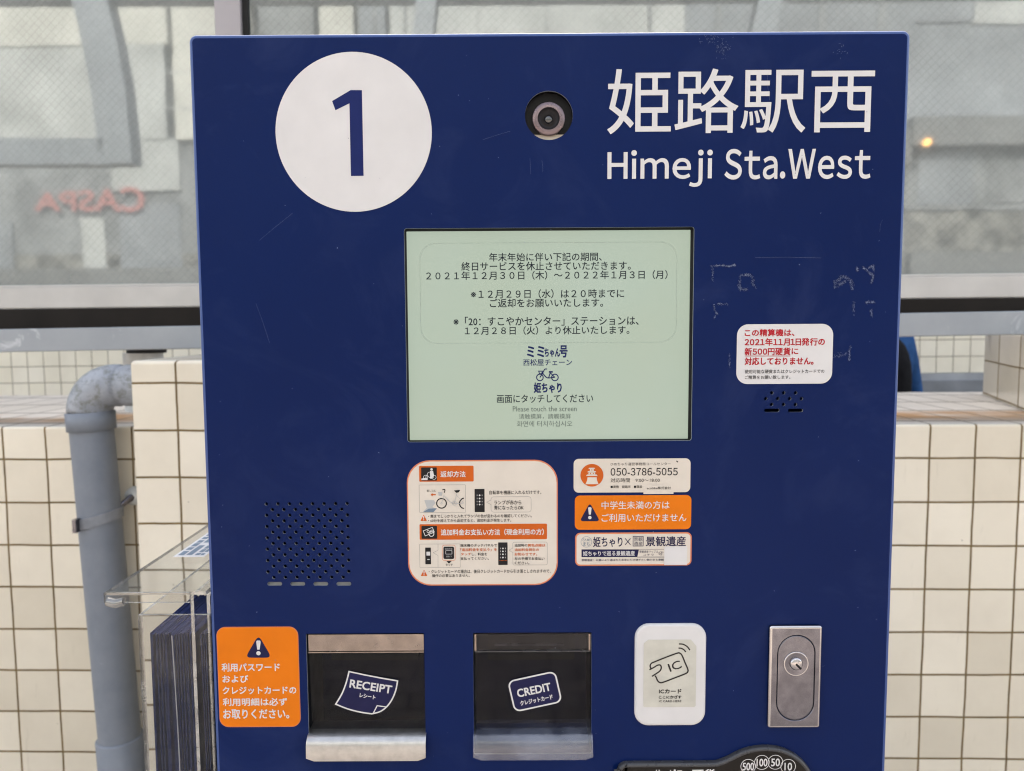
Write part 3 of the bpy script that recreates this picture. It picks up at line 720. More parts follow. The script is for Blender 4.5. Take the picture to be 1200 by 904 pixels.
for s_, nm in ((1, 'r'), (-1, 'l')):
    J.update({'sh'+nm: ((0.160*s_, 0, 1.35), 0.060), 'el'+nm: ((0.262*s_, 0.03, 1.10), 0.05), 'wr'+nm: ((0.225*s_, -0.06, 0.86), 0.033), 'pa'+nm: ((0.22*s_, -0.085, 0.79), (0.024, 0.038)),
              'hi'+nm: ((0.095*s_, 0, 0.86), 0.09), 'kn'+nm: ((0.1*s_, -0.02, 0.48), 0.062), 'an'+nm: ((0.1*s_, 0.01, 0.09), 0.042), 'to'+nm: ((0.105*s_, -0.15, 0.045), 0.035)})
    B += [('chest', 'sh'+nm), ('sh'+nm, 'el'+nm), ('el'+nm, 'wr'+nm), ('wr'+nm, 'pa'+nm), ('pelvis', 'hi'+nm), ('hi'+nm, 'kn'+nm), ('kn'+nm, 'an'+nm), ('an'+nm, 'to'+nm)]
    for q_, (dx, ln) in enumerate(((-0.024, 0.07), (-0.008, 0.08), (0.008, 0.076), (0.024, 0.06))):
        k = 'f%d%s' % (q_, nm); J[k] = ((0.22*s_+dx*0.3, -0.085-dx, 0.765-ln), 0.0085); B.append(('pa'+nm, k))
    J['th'+nm] = ((0.21*s_, -0.125, 0.765), 0.009); B.append(('pa'+nm, 'th'+nm))
body = skin_mesh('body', J, B, ['jacket_blue', 'skin', 'trousers'], per)
for p in body.data.polygons:
    z = p.center.z; x = abs(p.center.x)
    p.material_index = 1 if (z > 1.455 or (z < 0.865 and x > 0.18)) else (2 if z < 0.93 and x < 0.2 else 0)
skin_mesh('vest', {'a': ((-0.02, 0, 0.93), (0.185, 0.135)), 'b': ((-0.01, 0, 1.08), (0.195, 0.15)), 'c': ((-0.01, 0, 1.25), (0.20, 0.155)), 'd': ((-0.01, 0, 1.38), (0.13, 0.11))}, [('a', 'b'), ('b', 'c'), ('c', 'd')], 'vest_black', per)
skin_mesh('hair', {'a': ((0, 0.02, 1.60), (0.078, 0.085)), 'b': ((0, 0.01, 1.675), (0.076, 0.085))}, [('a', 'b')], 'hair', per)
# weed on the block
wd = base_at('weed', 1.36, 1.70, 1.372, 'small green weed sprouting on the tiled block under the rail', 'weed'); h = G()
for i in range(9):
    a = i*0.7; L_ = 0.03+0.015*random.random(); d = Vector((math.cos(a), math.sin(a), 0.35)); s_ = Vector((-math.sin(a), math.cos(a), 0))*0.009
    h.face([(0, 0, 0), tuple(d*L_*.5+s_), tuple(d*L_), tuple(d*L_*.5-s_)], 'leaf')
h.build('leaf_tuft', wd)

# ================================================================== KIOSK
XL, XR, ZT, ZB, DEP = -0.300, 0.300, 1.650, 0.12, 0.26
kiosk = empty('payment_kiosk', (0, 0.13, 0), 0, 'navy blue payment kiosk with screen, stickers and card slots', 'kiosk')
def kp(g_, name, parent=kiosk, **kw):
    o_ = g_.build(name, None, **kw); o_.parent = parent
    o_.matrix_parent_inverse = Matrix.Translation((0, -0.13, 0))
    return o_
RD = 0.0032
h = G(); loops = []
for y, ins in [(DEP, 0), (RD, 0)] + [(RD-RD*math.sin(R(t)), RD-RD*math.cos(R(t))) for t in (15, 30, 45, 60, 75, 90)]:
    loops.append([(x, y, z) for x, z in rrect(XL+ins, ZB+ins, XR-ins, ZT-ins, 0.006-ins*0.8, 5)])
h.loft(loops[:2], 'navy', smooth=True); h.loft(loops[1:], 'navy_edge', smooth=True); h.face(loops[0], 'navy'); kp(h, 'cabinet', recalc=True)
h = G(); h.box((XL+0.02, 0.02, 0), (XR-0.02, DEP-0.02, ZB-0.001), 'black'); kp(h, 'plinth')

# front plate with every opening cut through it
SCR = (475.5, 267, 812, 517.5)
REC = (360.5, 742.5, 498, 884); CRE = (555, 741.5, 693, 884)
sc_a = PB(*SCR); rec_a = PB(*REC); cre_a = PB(*CRE)
CAMC = P(643.2, 135.5); CAMR = (P(671.2, 136)[0]-P(615, 136)[0])/2
cu_ = bpy.data.curves.new('front_plate', 'CURVE'); cu_.dimensions = '2D'; cu_.fill_mode = 'BOTH'; cu_.extrude = 0.0009
def spl(pts):
    s_ = cu_.splines.new('POLY'); s_.points.add(len(pts)-1)
    for p_, q_ in zip(s_.points, pts): p_.co = (q_[0], q_[1], 0, 1)
    s_.use_cyclic_u = True
spl([(x, z) for x, z in rrect(XL+RD, ZB+RD, XR-RD, ZT-RD, 0.006-RD*0.8, 5)])
spl(rrect(*sc_a, 0.002, 3)); spl(circle2(*CAMC, CAMR, 48)); spl(rrect(*rec_a, 0.001, 2)); spl(rrect(*cre_a, 0.001, 2))
HR = 2.05*PXM
for r_ in range(14):
    y = 590.8 + r_*6.63; n_ = 8 if r_ % 2 == 0 else 7; xs = 312.1 + r_*0.155 + (0 if n_ == 8 else 6.8)
    for i in range(n_): spl(circle2(*P(xs+i*13.53, y-0.06*i), HR, 10))
for i in range(4): spl(rrect(*PB(313.4+i*27.0, 682.2, 330.6+i*27.0, 686.6), 2.2*PXM, 4))
for yy, xs in ((460.6, (904.4, 918.4, 932.3)), (467.4, (897.4, 911.4, 925.3, 939.2)), (474.3, (904.2, 918.2, 932.1))):
    for x in xs: spl(circle2(*P(x, yy), HR, 10))
for x0, x1 in ((895.5, 913.5), (923.2, 941)): spl(rrect(*PB(x0, 479.2, x1, 483.2), 1.9*PXM, 4))
co = bpy.data.objects.new('front_plate', cu_); COL.objects.link(co); bpy.context.view_layer.update()
me = bpy.data.meshes.new_from_object(co.evaluated_get(bpy.context.evaluated_depsgraph_get()))
for v in me.vertices: v.co = Vector((v.co.x, 0.0009-v.co.z, v.co.y))
bpy.data.objects.remove(co); me.materials.clear(); me.materials.append(MT['navy']); me.materials.append(MT['galv']); me.update()
for p_ in me.polygons:
    if abs(p_.normal.y) < 0.2 and abs(p_.center.x) < 0.28 and 0.2 < p_.center.z < 1.63: p_.material_index = 1
fp = bpy.data.objects.new('front_plate', me); COL.objects.link(fp); fp.parent = kiosk; fp.matrix_parent_inverse = Matrix.Translation((0, -0.13, 0))
# lit drip lips behind the grille slits
h = G()
for i in range(4):
    a = PB(312+i*27.0, 683.4, 332+i*27.0, 690); h.face([(a[0], 0.0022, a[1]), (a[2], 0.0022, a[1]), (a[2], 0.0050, a[3]), (a[0], 0.0050, a[3])], 'pale_ink')
h.face([(P(300, 700)[0], 0.03, P(300, 700)[1]), (P(420, 700)[0], 0.03, P(420, 700)[1]), (P(420, 580)[0], 0.03, P(420, 580)[1]), (P(300, 580)[0], 0.03, P(300, 580)[1])], 'cavity')
kp(h, 'speaker')

# ---- number disc and station name
s = Sheet(); c = P(414.5, 155.5); rx = (P(506.2, 155.5)[0]-P(322.8, 155.5)[0]+P(414, 62)[1]-P(414, 249)[1])/4
s.base(circle2(*c, rx, 96), 'white')
s.poly([P(*p) for p in ((389.3, 118.8), (411, 106), (424.2, 106), (426.2, 206.4), (411.4, 206.6), (409.6, 121.5), (393.2, 129.6))], 'disc_ink', 1)
kp(s, 'number_disc')
s = Sheet(0.0, 0.00025)
for t_, bx in (('姫', (712, 81.5, 786, 157)), ('路', (791, 81, 865, 156)), ('駅', (868.5, 82.5, 944, 155.5)), ('西', (950.5, 83.5, 1024, 155))):
    s.text(t_, bx, 'white', 0, 0.004, res=5)
kp(s, 'station_name')
s = Sheet(0.0, 0.00025)
s.text('Ｈｉｍｅｊｉ', (711.8, 176, 835, 219.5), 'white', 0, 0.016, res=5, wide=0.115)
s.text('Ｓｔａ．Ｗｅｓｔ', (849, 174.3, 1020.3, 210.3), 'white', 0, 0.016, res=5, wide=0.09)
kp(s, 'romanised_name')

# ---- camera behind its round window
h = G(); C0 = Vector((CAMC[0], 0, CAMC[1]))
def disc_loops(h_, prof, m, n=40, dx=0, dz=0, cap=None):
    h_.loft([[(C0.x+dx+r*math.cos(2*math.pi*k/n), y, C0.z+dz+r*math.sin(2*math.pi*k/n)) for k in range(n)] for r, y in prof], m)
disc_loops(h, ((CAMR+0.0003, 0.0018), (CAMR+0.0003, 0.014)), 'chrome')
ch = -CAMR*0.70
pl = [(x, z) for x, z in circle2(0, 0, CAMR, 60) if z > ch]; pl.sort(key=lambda p: math.atan2(p[1]-ch-0.001, p[0]))
h.face([(C0.x+x, 0.0075, C0.z+z) for x, z in pl], 'black')
h.face([(C0.x-CAMR, 0.0140, C0.z-CAMR), (C0.x+CAMR, 0.0140, C0.z-CAMR), (C0.x+CAMR, 0.0140, C0.z+CAMR), (C0.x-CAMR, 0.0140, C0.z+CAMR)], 'cavity')
cam_part = kp(h, 'camera')
h = G(); hw = CAMR*0.70
h.face([(C0.x-hw, 0.0040, C0.z-CAMR*1.0), (C0.x+hw, 0.0040, C0.z-CAMR*1.0), (C0.x+hw, 0.0072, C0.z+ch), (C0.x-hw, 0.0072, C0.z+ch)], 'beige'); o = kp(h, 'light_lip', cam_part)
o.matrix_parent_inverse = Matrix.Identity(4)
LR = 18.6*PXM; dz = -2.2*PXM
h = G(); disc_loops(h, ((LR, 0.0074), (LR, 0.0035), (LR*.97, 0.0030), (LR*0.68, 0.0030)), 'lens_ring', dz=dz)
disc_loops(h, ((LR*0.68, 0.0030), (LR*0.66, 0.0040), (LR*0.36, 0.0072), (LR*0.33, 0.0060), (LR*0.28, 0.0060), (LR*0.25, 0.0066)), 'lens_dark', dz=dz)
v_, f_ = glyphs('1080P  LENS', 0.01, 2)
o = kp(h, 'lens_barrel', cam_part); o.matrix_parent_inverse = Matrix.Identity(4)
h = G(); disc_loops(h, [(LR*0.25*math.cos(R(t)), 0.0066-LR*0.12*math.sin(R(t))) for t in (0, 20, 40, 60, 80, 89)], 'lens_glass', dz=dz)
o = kp(h, 'lens', cam_part); o.matrix_parent_inverse = Matrix.Identity(4)

# ---- display
SCRY = 0.009
h = G(); x0, z0, x1, z1 = sc_a; e = 0.0012
outer = rrect(x0-0.003, z0-0.003, x1+0.003, z1+0.003, 0.002, 3)
ix0, iz0, ix1, iz1 = PB(478.3, 270.6, 807.6, 515.2, SCRY)
inner = rrect(ix0, iz0, ix1, iz1, 0.0004, 3)
n_ = len(outer)
for i in range(n_):
    j = (i+1) % n_
    h.face([(outer[i][0], 0.0019, outer[i][1]), (outer[j][0], 0.0019, outer[j][1]), (inner[j][0], SCRY, inner[j][1]), (inner[i][0], SCRY, inner[i][1])], 'black')
disp = kp(h, 'display')
s = Sheet(SCRY, 0.0); s.ly = lambda k: SCRY - k*0.00013
s.poly([(ix0, iz0), (ix1, iz0), (ix1, iz1), (ix0, iz1)], 'lcd', 0)
C = crop(460, 260, 3.243)
for t_, bx in (('年末年始に伴い下記の期間、', (367, 118, 795, 150)), ('終日サービスを休止させていただきます。', (262, 152, 905, 185)),
               ('２０２１年１２月３０日（木）～２０２２年１月３日（月）', (128, 187, 1045, 220)), ('※１２月２９日（水）は２０時までに', (298, 257, 880, 291)),
               ('ご返却をお願いいたします。', (370, 292, 800, 325)), ('※「20：すこやかセンター」ステーションは、', (232, 360, 935, 395)),
               ('１２月２８日（火）より休止いたします。', (275, 397, 900, 429))):
    s.text(t_, C(*bx), 'lcd_ink', 1, 0.010)
s.frame(*C(105, 79, 1080, 461), 19, 0.45, 'lcd_line', 1)
s.text('ミミ', C(512, 474, 576, 514), 'lcd_navy', 1, 0.03); s.text('ちゃん', C(578, 482, 636, 514), 'lcd_navy', 1, 0.03); s.text('号', C(636, 471, 664, 515), 'lcd_navy', 1, 0.03)
s.text('西松屋チェーン', C(497, 522, 682, 547), 'lcd_navy', 1, 0.012)
s.text('姫ちゃり', C(538, 612, 642, 650), 'lcd_navy', 1, 0.03)
s.text('画面にタッチしてください', C(397, 657, 762, 688), 'lcd_ink', 1, 0.010)
s.text('Please touch the screen', C(457, 701, 700, 721), 'lcd_grey', 1); s.text('请触摸屏，請觸摸屏', C(480, 730, 677, 750), 'lcd_grey', 1)
s.text('화면에 터치하십시오', C(473, 757, 683, 779), 'lcd_grey', 1)
def bike(sh, cx1, cy1, cx2, cy2, r, m, k, wpx, wheel_m=None, basket=True):
    for cx, cy in ((cx1, cy1), (cx2, cy2)):
        q = P(cx, cy, sh.y); sh.ring(circle2(*q, r*PXM, 24), circle2(*q, (r-wpx)*PXM, 24), wheel_m or m, k)
    d = cx2-cx1
    hx, hy = cx1+d*.28, cy1-r*1.9
    sh.pline([(cx1, cy1), (cx1+d*.16, cy1-r*0.95), (hx, hy)], wpx, m, k+1)
    sh.pline(catmull([(cx1+d*.19, cy1-r*1.1), (cx1+d*.42, cy1-r*.05), (cx1+d*.62, cy1+r*.12), (cx2-d*.02, cy2-r*.05)], 4), wpx, m, k+2)
    sh.pline([(cx1+d*.58, cy1+r*.1), (cx1+d*.70, cy1-r*1.35)], wpx, m, k+3)
    sh.pline([(cx1+d*.72, cy1-r*1.1), (cx2, cy2)], wpx, m, k+4)
    sh.pline([(cx1+d*.60, cy1-r*1.45), (cx1+d*.86, cy1-r*1.45)], wpx*1.5, m, k+1)
    sh.pline(catmull([(hx, hy), (hx+d*.06, hy-r*.28), (hx+d*.2, hy-r*.3)], 4), wpx, m, k+3)
    if basket: sh.pline([(cx1-d*.08, cy1-r*1.65), (cx1+d*.16, cy1-r*1.65), (cx1+d*.12, cy1-r*.98), (cx1-d*.03, cy1-r*.98)], wpx*.9, m, k+4, closed=True)
a = C(560, 592); b = C(617, 592)
bike(s, a[0], a[1], b[0], b[1], 4.5, 'lcd_navy', 1, 1.25)
o = kp(s, 'screen', disp); o.matrix_parent_inverse = Matrix.Identity(4)

# ---- return instructions sticker
s = Sheet(); C = crop(470, 535, 5.832)
s.base(rrect(*PB(477.6, 539.3, 653.6, 686), 27*PXM, 10), 'salmon'); s.rbox(479, 540.7, 652.2, 684.6, 25.8, 'cream', 1)
s.rbox(*C(124, 64, 496, 172), 1.2, 'orange_deep', 2); s.rbox(*C(138, 75, 245, 165), 1, 'black_ink', 3)
s.text('返却方法', C(270, 100, 440, 141), 'white', 3, 0.02)
a = C(168, 142); b = C(226, 142); bike(s, a[0], a[1], b[0], b[1], 2.7, 'white', 4, 0.5, basket=False)
q = P(*C(209, 88)); s.poly(circle2(*q, 1.5*PXM, 12), 'white', 5)
s.poly([P(*C(*p)) for p in ((198, 98), (220, 98), (226, 130), (212, 150), (200, 150))], 'white', 9); s.poly([P(*C(*p)) for p in ((140, 150), (175, 143), (185, 152), (180, 160), (140, 160))], 'white', 9)
s.frame(*C(124, 193, 442, 383), 1, 0.35, 'grey_ink', 2)
s.poly([P(*C(*p)) for p in ((160, 298), (226, 298), (236, 318), (214, 345), (240, 356), (212, 378), (150, 378), (176, 350))], 'pale_ink', 2)
s.poly([P(*C(*p)) for p in ((190, 356), (246, 354), (222, 380), (150, 380))], 'steel_ink', 3)
q = P(*C(277, 320)); s.ring(circle2(*q, 6.4*PXM, 28), circle2(*q, 5.1*PXM, 28), 'black_ink', 3)
s.ring(circle2(*q, 1.2*PXM, 12), circle2(*q, 0.7*PXM, 12), 'pale_ink', 3)
arc = [C(436+36*math.cos(R(t)), 320+36*math.sin(R(t))) for t in range(100, 261, 10)]; s.pline(arc, 1.3, 'black_ink', 3)
s.pline([C(277, 320), C(295, 262)], 0.6, 'pale_ink', 4); s.pline(catmull([C(297, 270), C(330, 305), C(365, 320), C(430, 318)], 5), 0.7, 'pale_ink', 5)
s.pline([C(365, 320), C(380, 255)], 0.6, 'pale_ink', 6); s.pline([C(378, 262), C(428, 316)], 0.5, 'pale_ink', 7)
q = P(*C(366, 318)); s.ring(circle2(*q, 2.8*PXM, 18), circle2(*q, 2.2*PXM, 18), 'pale_ink', 8)
s.poly([P(*C(*p)) for p in ((362, 232), (404, 228), (396, 244), (378, 248))], 'black_ink', 4)
s.pline(catmull([C(282, 228), C(300, 226), C(296, 248)], 4), 1.0, 'black_ink', 4)
s.poly([P(*C(*p)) for p in ((252, 242), (282, 242), (280, 268), (258, 268))], 'pale_ink', 3)
s.text('差し込む', C(176, 226, 240, 242), 'black_ink', 3); s.poly([P(*C(*p)) for p in ((203, 261), (216, 250), (216, 257), (238, 257), (238, 265), (216, 265), (216, 273))], 'orange_deep', 3)
def device(sh, box, lit, dash=True, orange=None):
    x0, y0, x1, y1 = C(*box); sh.rbox(x0, y0, x1, y1, 0.4, 'black_ink', 2)
    for cy_ in lit:
        q_ = P(*C((box[0]+box[2])/2, cy_)); sh.poly(circle2(*q_, 1.0*PXM, 10), 'white', 3)
        for sx in (-17, 17): sh.pline([C((box[0]+box[2])/2+sx, cy_-5), C((box[0]+box[2])/2+sx, cy_+5)], 0.4, 'white', 3)
device(s, (503, 222, 571, 380), (265, 287, 308, 328))
s.text('自転車を機器に入れるだけです。', C(604, 232, 958, 259), 'black_ink', 2, 0.008)
s.frame(*C(614, 274, 890, 381), 3.5, 0.35, 'grey_ink', 2); s.poly([P(*C(*p)) for p in ((584, 312), (617, 300), (617, 325))], 'cream', 3); s.pline([C(614, 297), C(585, 312), C(614, 328)], 0.35, 'grey_ink', 4)
s.text('ランプが赤から', C(636, 299, 822, 329), 'black_ink', 3, 0.008); s.text('青になったらOK', C(636, 335, 838, 364), 'black_ink', 3, 0.008)
warning(s, *C(132, 397, 178, 441), 'orange_deep', 'white', 2, 0.6)
s.text('・奥までしっかりと入れてランプの色が変わるのを確認してください。', C(186, 395, 893, 418), 'black_ink', 2, 0.008)
s.text('・60分を超えてから返却すると、追加料金が発生します。', C(186, 426, 753, 448), 'black_ink', 2, 0.008)
s.rbox(*C(127, 461, 997, 567), 1.2, 'orange_deep', 2); s.rbox(*C(140, 474, 247, 562), 1, 'black_ink', 3)
for p in (((152, 508), (214, 484), (228, 516), (166, 542)),): s.pline([C(*q_) for q_ in p], 0.7, 'white', 4, closed=True)
q = P(*C(208, 528)); s.ring(circle2(*q, 3.4*PXM, 18), circle2(*q, 2.6*PXM, 18), 'white', 5); q = P(*C(186, 512)); s.ring(circle2(*q, 1.7*PXM, 14), circle2(*q, 1.1*PXM, 14), 'white', 5)
q = P(*C(212, 512)); s.ring(circle2(*q, 2.2*PXM, 14), circle2(*q, 1.5*PXM, 14), 'white', 6)
s.text('追加料金お支払い方法（現金利用の方）', C(273, 495, 975, 537), 'white', 3, 0.022)
s.frame(*C(127, 597, 405, 760), 1, 0.35, 'grey_ink', 2); s.pline([C(253, 599), C(253, 640), C(220, 657), C(253, 676), C(253, 757)], 0.35, 'grey_ink', 3)
s.rbox(*C(166, 622, 205, 736), 0.3, 'black_ink', 3); s.rbox(*C(174, 650, 200, 676), 0.3, 'white', 4); s.rbox(*C(180, 700, 196, 706), 0.2, 'pale_ink', 4)
s.frame(*C(281, 604, 372, 712), 2.6, 0.5, 'salmon', 3); s.rbox(*C(290, 616, 363, 700), 1.8, 'black_ink', 3); s.frame(*C(304, 640, 350, 668), 0.8, 0.6, 'pale_ink', 4); s.text('追加料金', C(300, 625, 352, 636), 'pale_ink', 4); s.text('支払う', C(308, 676, 346, 688), 'pale_ink', 4)
s.poly([P(*C(*p)) for p in ((310, 714), (346, 714), (328, 732))], 'black_ink', 3); s.text('タッチ', C(305, 732, 354, 748), 'black_ink', 3, 0.01)
s.text('端末機のタッチパネルで', C(406, 597, 655, 617), 'black_ink', 2, 0.012); s.text('「追加料金を支払う」を', C(406, 626, 655, 647), 'orange_deep', 2, 0.018)
s.text('タッチ', C(408, 658, 480, 676), 'orange_deep', 2, 0.018); s.text('し、料金を', C(484, 657, 588, 677), 'black_ink', 2, 0.012); s.text('支払ってください。', C(406, 687, 600, 707), 'black_ink', 2, 0.012)
device(s, (664, 587, 728, 741), (628, 648, 668, 690))
for x_ in range(674, 722, 9): s.pline([C(x_, 708), C(x_+4, 712)], 0.5, 'orange_deep', 4)
s.frame(*C(763, 584, 1000, 742), 2, 0.35, 'grey_ink', 2); s.poly([P(*C(*p)) for p in ((738, 640), (766, 628), (766, 652))], 'cream', 3); s.pline([C(763, 625), C(738, 640), C(763, 655)], 0.35, 'grey_ink', 4)
s.text('追加時の', C(776, 597, 862, 616), 'black_ink', 3, 0.012); s.text('黄色点線は', C(866, 597, 985, 616), 'orange_deep', 3, 0.018)
s.text('追加料金発生の', C(776, 627, 942, 646), 'orange_deep', 3, 0.018); s.text('お知らせです。', C(776, 657, 930, 677), 'orange_deep', 3, 0.018)
s.text('左の手順でお支払い', C(776, 687, 980, 707), 'black_ink', 3, 0.012); s.text('ください。', C(776, 717, 876, 737), 'black_ink', 3, 0.012)
warning(s, *C(134, 773, 181, 817), 'orange_deep', 'white', 2, 0.6)
s.text('・クレジットカードの場合は、後日クレジットカードから引き落としされますので、', C(190, 772, 1022, 797), 'black_ink', 2, 0.008)
s.text('操作の必要はありません。', C(212, 803, 470, 824), 'black_ink', 2, 0.008)
o = kp(s, 'instruction_sticker'); o['label'] = 'cream sticker with an orange edge on returning a bicycle'

# ---- call centre sticker
s = Sheet(); C = crop(660, 530, 6.456)
s.base(rrect(*PB(672.2, 537.6, 809, 577.2), 6*PXM, 6), 'cream')
q = P(693.6, 557.1); s.poly(circle2(*q, 13.5*PXM, 48), 'orange_deep', 1)
s.poly([P(*C(*p)) for p in ((184, 190), (252, 190), (256, 215), (267, 242), (168, 242), (180, 215))], 'cream', 2)
for p in (((196, 118), (236, 118), (242, 126), (190, 126)), ((202, 127), (230, 127), (232, 142), (200, 142)), ((188, 143), (244, 143), (250, 152), (182, 152)), ((192, 153), (240, 153), (242, 168), (190, 168)), ((180, 169), (252, 169), (260, 180), (172, 180))):
    s.poly([P(*C(*r_)) for r_ in p], 'cream', 2)
for x_, y_ in ((206, 160), (228, 160), (216, 134)): s.poly(circle2(*P(*C(x_, y_)), 0.7*PXM, 8), 'orange_deep', 3)
s.text('ひめちゃり運営事務局コールセンター', C(357, 78, 812, 101), 'black_ink', 1); s.text('０５０-３７８６-５０５５', C(358, 119, 866, 177), 'black_ink', 1, 0.012, wide=0.10, res=3)
s.text('対応時間　9:00～18:00', C(358, 196, 730, 228), 'black_ink', 1, 0.002); s.text('■実施　姫路市　■運営', C(358, 251, 596, 272), 'black_ink', 1, 0.006)
s.rbox(*C(606, 246, 834, 316), 0.4, 'cream', 2); s.text('ecobike株式会社', C(632, 260, 815, 281), 'black_ink', 3, 0.006)
s.pline([C(855, 66), C(868, 76)], 1.2, 'black_ink', 1)
o = kp(s, 'call_centre_sticker')
# ---- age notice
s = Sheet(); s.base(rrect(*PB(673.6, 580.6, 809.9, 620.6), 6*PXM, 6), 'orange')
warning(s, *C(124, 383, 278, 522), 'navy_ink', 'white', 1, 2.6)
s.text('中学生未満の方は', C(290, 370, 803, 430), 'white', 1, 0.008); s.text('ご利用いただけません', C(290, 465, 931, 526), 'white', 1, 0.008)
kp(s, 'age_notice_sticker')
# ---- heritage sticker
s = Sheet(); s.base(rrect(*PB(674, 624.2, 810.3, 663), 6*PXM, 6), 'salmon'); s.rbox(675.6, 625.7, 808.8, 661.4, 4.8, 'cream', 1)
q = P(*C(175, 678)); s.ring(circle2(*q, 6.6*PXM, 30), circle2(*q, 6.2*PXM, 30), 'steel_ink', 2); s.text('ひめ', C(145, 652, 205, 674), 'steel_ink', 2, 0.01); s.text('まち', C(150, 680, 200, 708), 'steel_ink', 2, 0.01)
s.text('姫ちゃり', C(227, 640, 447, 716), 'navy_ink', 2, 0.012, res=3); s.pline([C(468, 652), C(508, 700)], 0.9, 'navy_ink', 2); s.pline([C(508, 652), C(468, 700)], 0.9, 'navy_ink', 3)
s.frame(*C(526, 635, 607, 712), 0.5, 0.7, 'navy_ink', 2); s.text('景観', C(534, 642, 600, 672), 'navy_ink', 2); s.text('遺産', C(534, 676, 600, 706), 'navy_ink', 2)
s.text('景観遺産', C(625, 637, 926, 710), 'navy_ink', 2, 0.014, res=3)
s.poly([P(*C(*p)) for p in ((138, 735), (572, 735), (560, 793), (138, 793))], 'navy_ink', 2); s.text('姫ちゃりで巡る景観遺産', C(150, 747, 540, 783), 'white', 3, 0.012)
s.pline([C(572, 734), C(762, 734)], 0.4, 'navy_ink', 2); s.pline([C(556, 792.5), C(762, 792.5)], 0.6, 'navy_ink', 3)
s.text('景観遺産マップは', C(576, 742, 716, 762), 'navy_ink', 2); s.text('コチラ', C(606, 768, 684, 784), 'navy_ink', 2); s.text('☞', C(722, 748, 758, 780), 'navy_ink', 2)
s.text('景観遺産：公募により選ばれた未来に引き継ぎたい魅力ある景観', C(138, 806, 760, 823), 'navy_ink', 2, 0.004)
s.rbox(*C(764, 712, 936, 852), 0.3, 'white', 3)
kp(s, 'heritage_sticker')
# ---- orange reminder at the left
s = Sheet(); C = crop(250, 725, 6.7)
s.base(rrect(*PB(255.6, 734.6, 351, 852), 11*PXM, 8), 'salmon'); s.rbox(256.3, 735.3, 350.3, 851.3, 10.4, 'orange', 1)
warning(s, *C(252, 128, 460, 306), 'navy_ink', 'white', 2, 4.0)
for t_, bx in (('利用パスワード', (68, 350, 522, 413)), ('および', (74, 444, 275, 501)), ('クレジットカードの', (76, 533, 652, 591)), ('利用明細は必ず', (77, 624, 580, 683)), ('お取りください。', (80, 711, 596, 784))):
    s.text(t_, C(*bx), 'white', 2, 0.02)
kp(s, 'reminder_sticker')
# ---- coin notice
s = Sheet(); C = crop(860, 375, 10)
s.base(rrect(*PB(863.2, 380, 975.6, 450), 13*PXM, 8), 'white')
for t_, bx in (('この精算機は、', (127, 110, 706, 192)), ('２０２１年１１月１日発行の', (127, 216, 1063, 302)), ('新５００円硬貨', (127, 328, 660, 414)), ('に', (676, 334, 752, 402)), ('対応しておりません。', (127, 440, 930, 527))):
    s.text(t_, C(*bx), 'red_ink', 1, 0.028, **(dict(wide=0.125, stack=True) if '０' in t_ else {}))
s.pline([C(125, 424), C(660, 424)], 0.7, 'red_ink', 1)
s.text('使用可能な硬貨またはクレジットカードでの', C(127, 581, 1058, 627), 'black_ink', 1, 0.008); s.text('ご精算をお願い致します。', C(127, 650, 660, 694), 'black_ink', 1, 0.008)
kp(s, 'coin_notice_sticker')

# ---- contactless reader
C = crop(735, 725, 6.95)
h = G(); a = PB(743.4, 730.4, 826.4, 849); rr_ = 17*PXM; lo = []
for ins, y in ((0, 0.0), (0, -0.0015), (0.0006, -0.0026), (0.0016, -0.0031), (0.0024, -0.0032)):
    lo.append([(x, y, z) for x, z in rrect(a[0]+ins, a[1]+ins, a[2]-ins, a[3]-ins, rr_-ins, 8)])
h.loft(lo, 'white'); h.face(lo[-1], 'white'); rd = kp(h, 'contactless_reader', recalc=True)
s = Sheet(-0.0032, 0.0003)
x0, z0, x1, z1 = PB(*C(133, 172, 560, 720), -0.0032); cc = 0.004
s.base([(x0+0.001, z0), (x1-0.001, z0), (x1, z0+0.001), (x1, z1-cc*1.5), (x1-cc*1.2, z1), (x0+cc, z1), (x0, z1-cc*.8), (x0, z0+0.001)], 'ic_label')
s.pline(catmull([C(180, 416), C(215, 398), C(245, 380), C(268, 378), C(277, 398), C(266, 425), C(235, 448), C(200, 470)], 5), 1.7, 'ic_ink', 1)
s.pline(catmull([C(192, 404), C(186, 385), C(194, 366), C(215, 354), C(310, 316), C(405, 281), C(430, 282), C(447, 302), C(470, 358), C(492, 410), C(492, 432), C(472, 448), C(380, 484), C(290, 518), C(262, 518), C(246, 503), C(236, 480), C(226, 463)], 6), 1.7, 'ic_ink', 2)
s.pline(catmull([C(420, 206), C(455, 209), C(488, 228), C(510, 257)], 5), 1.6, 'ic_ink', 1); s.pline(catmull([C(417, 240), C(440, 242), C(462, 254), C(476, 272)], 5), 1.6, 'ic_ink', 1)
s.text('IC', C(336, 352, 438, 418), 'ic_ink', 1, 0.012, rot=20, res=3)
s.text('ICカード', C(259, 574, 440, 608), 'ic_ink', 1, 0.04); s.text('ここにかざす', C(258, 625, 440, 650), 'ic_ink', 1, 0.045); s.text('IC CARD HERE', C(258, 663, 440, 680), 'ic_ink', 1, 0.02)
o = kp(s, 'reader_label', rd); o.matrix_parent_inverse = Matrix.Identity(4)

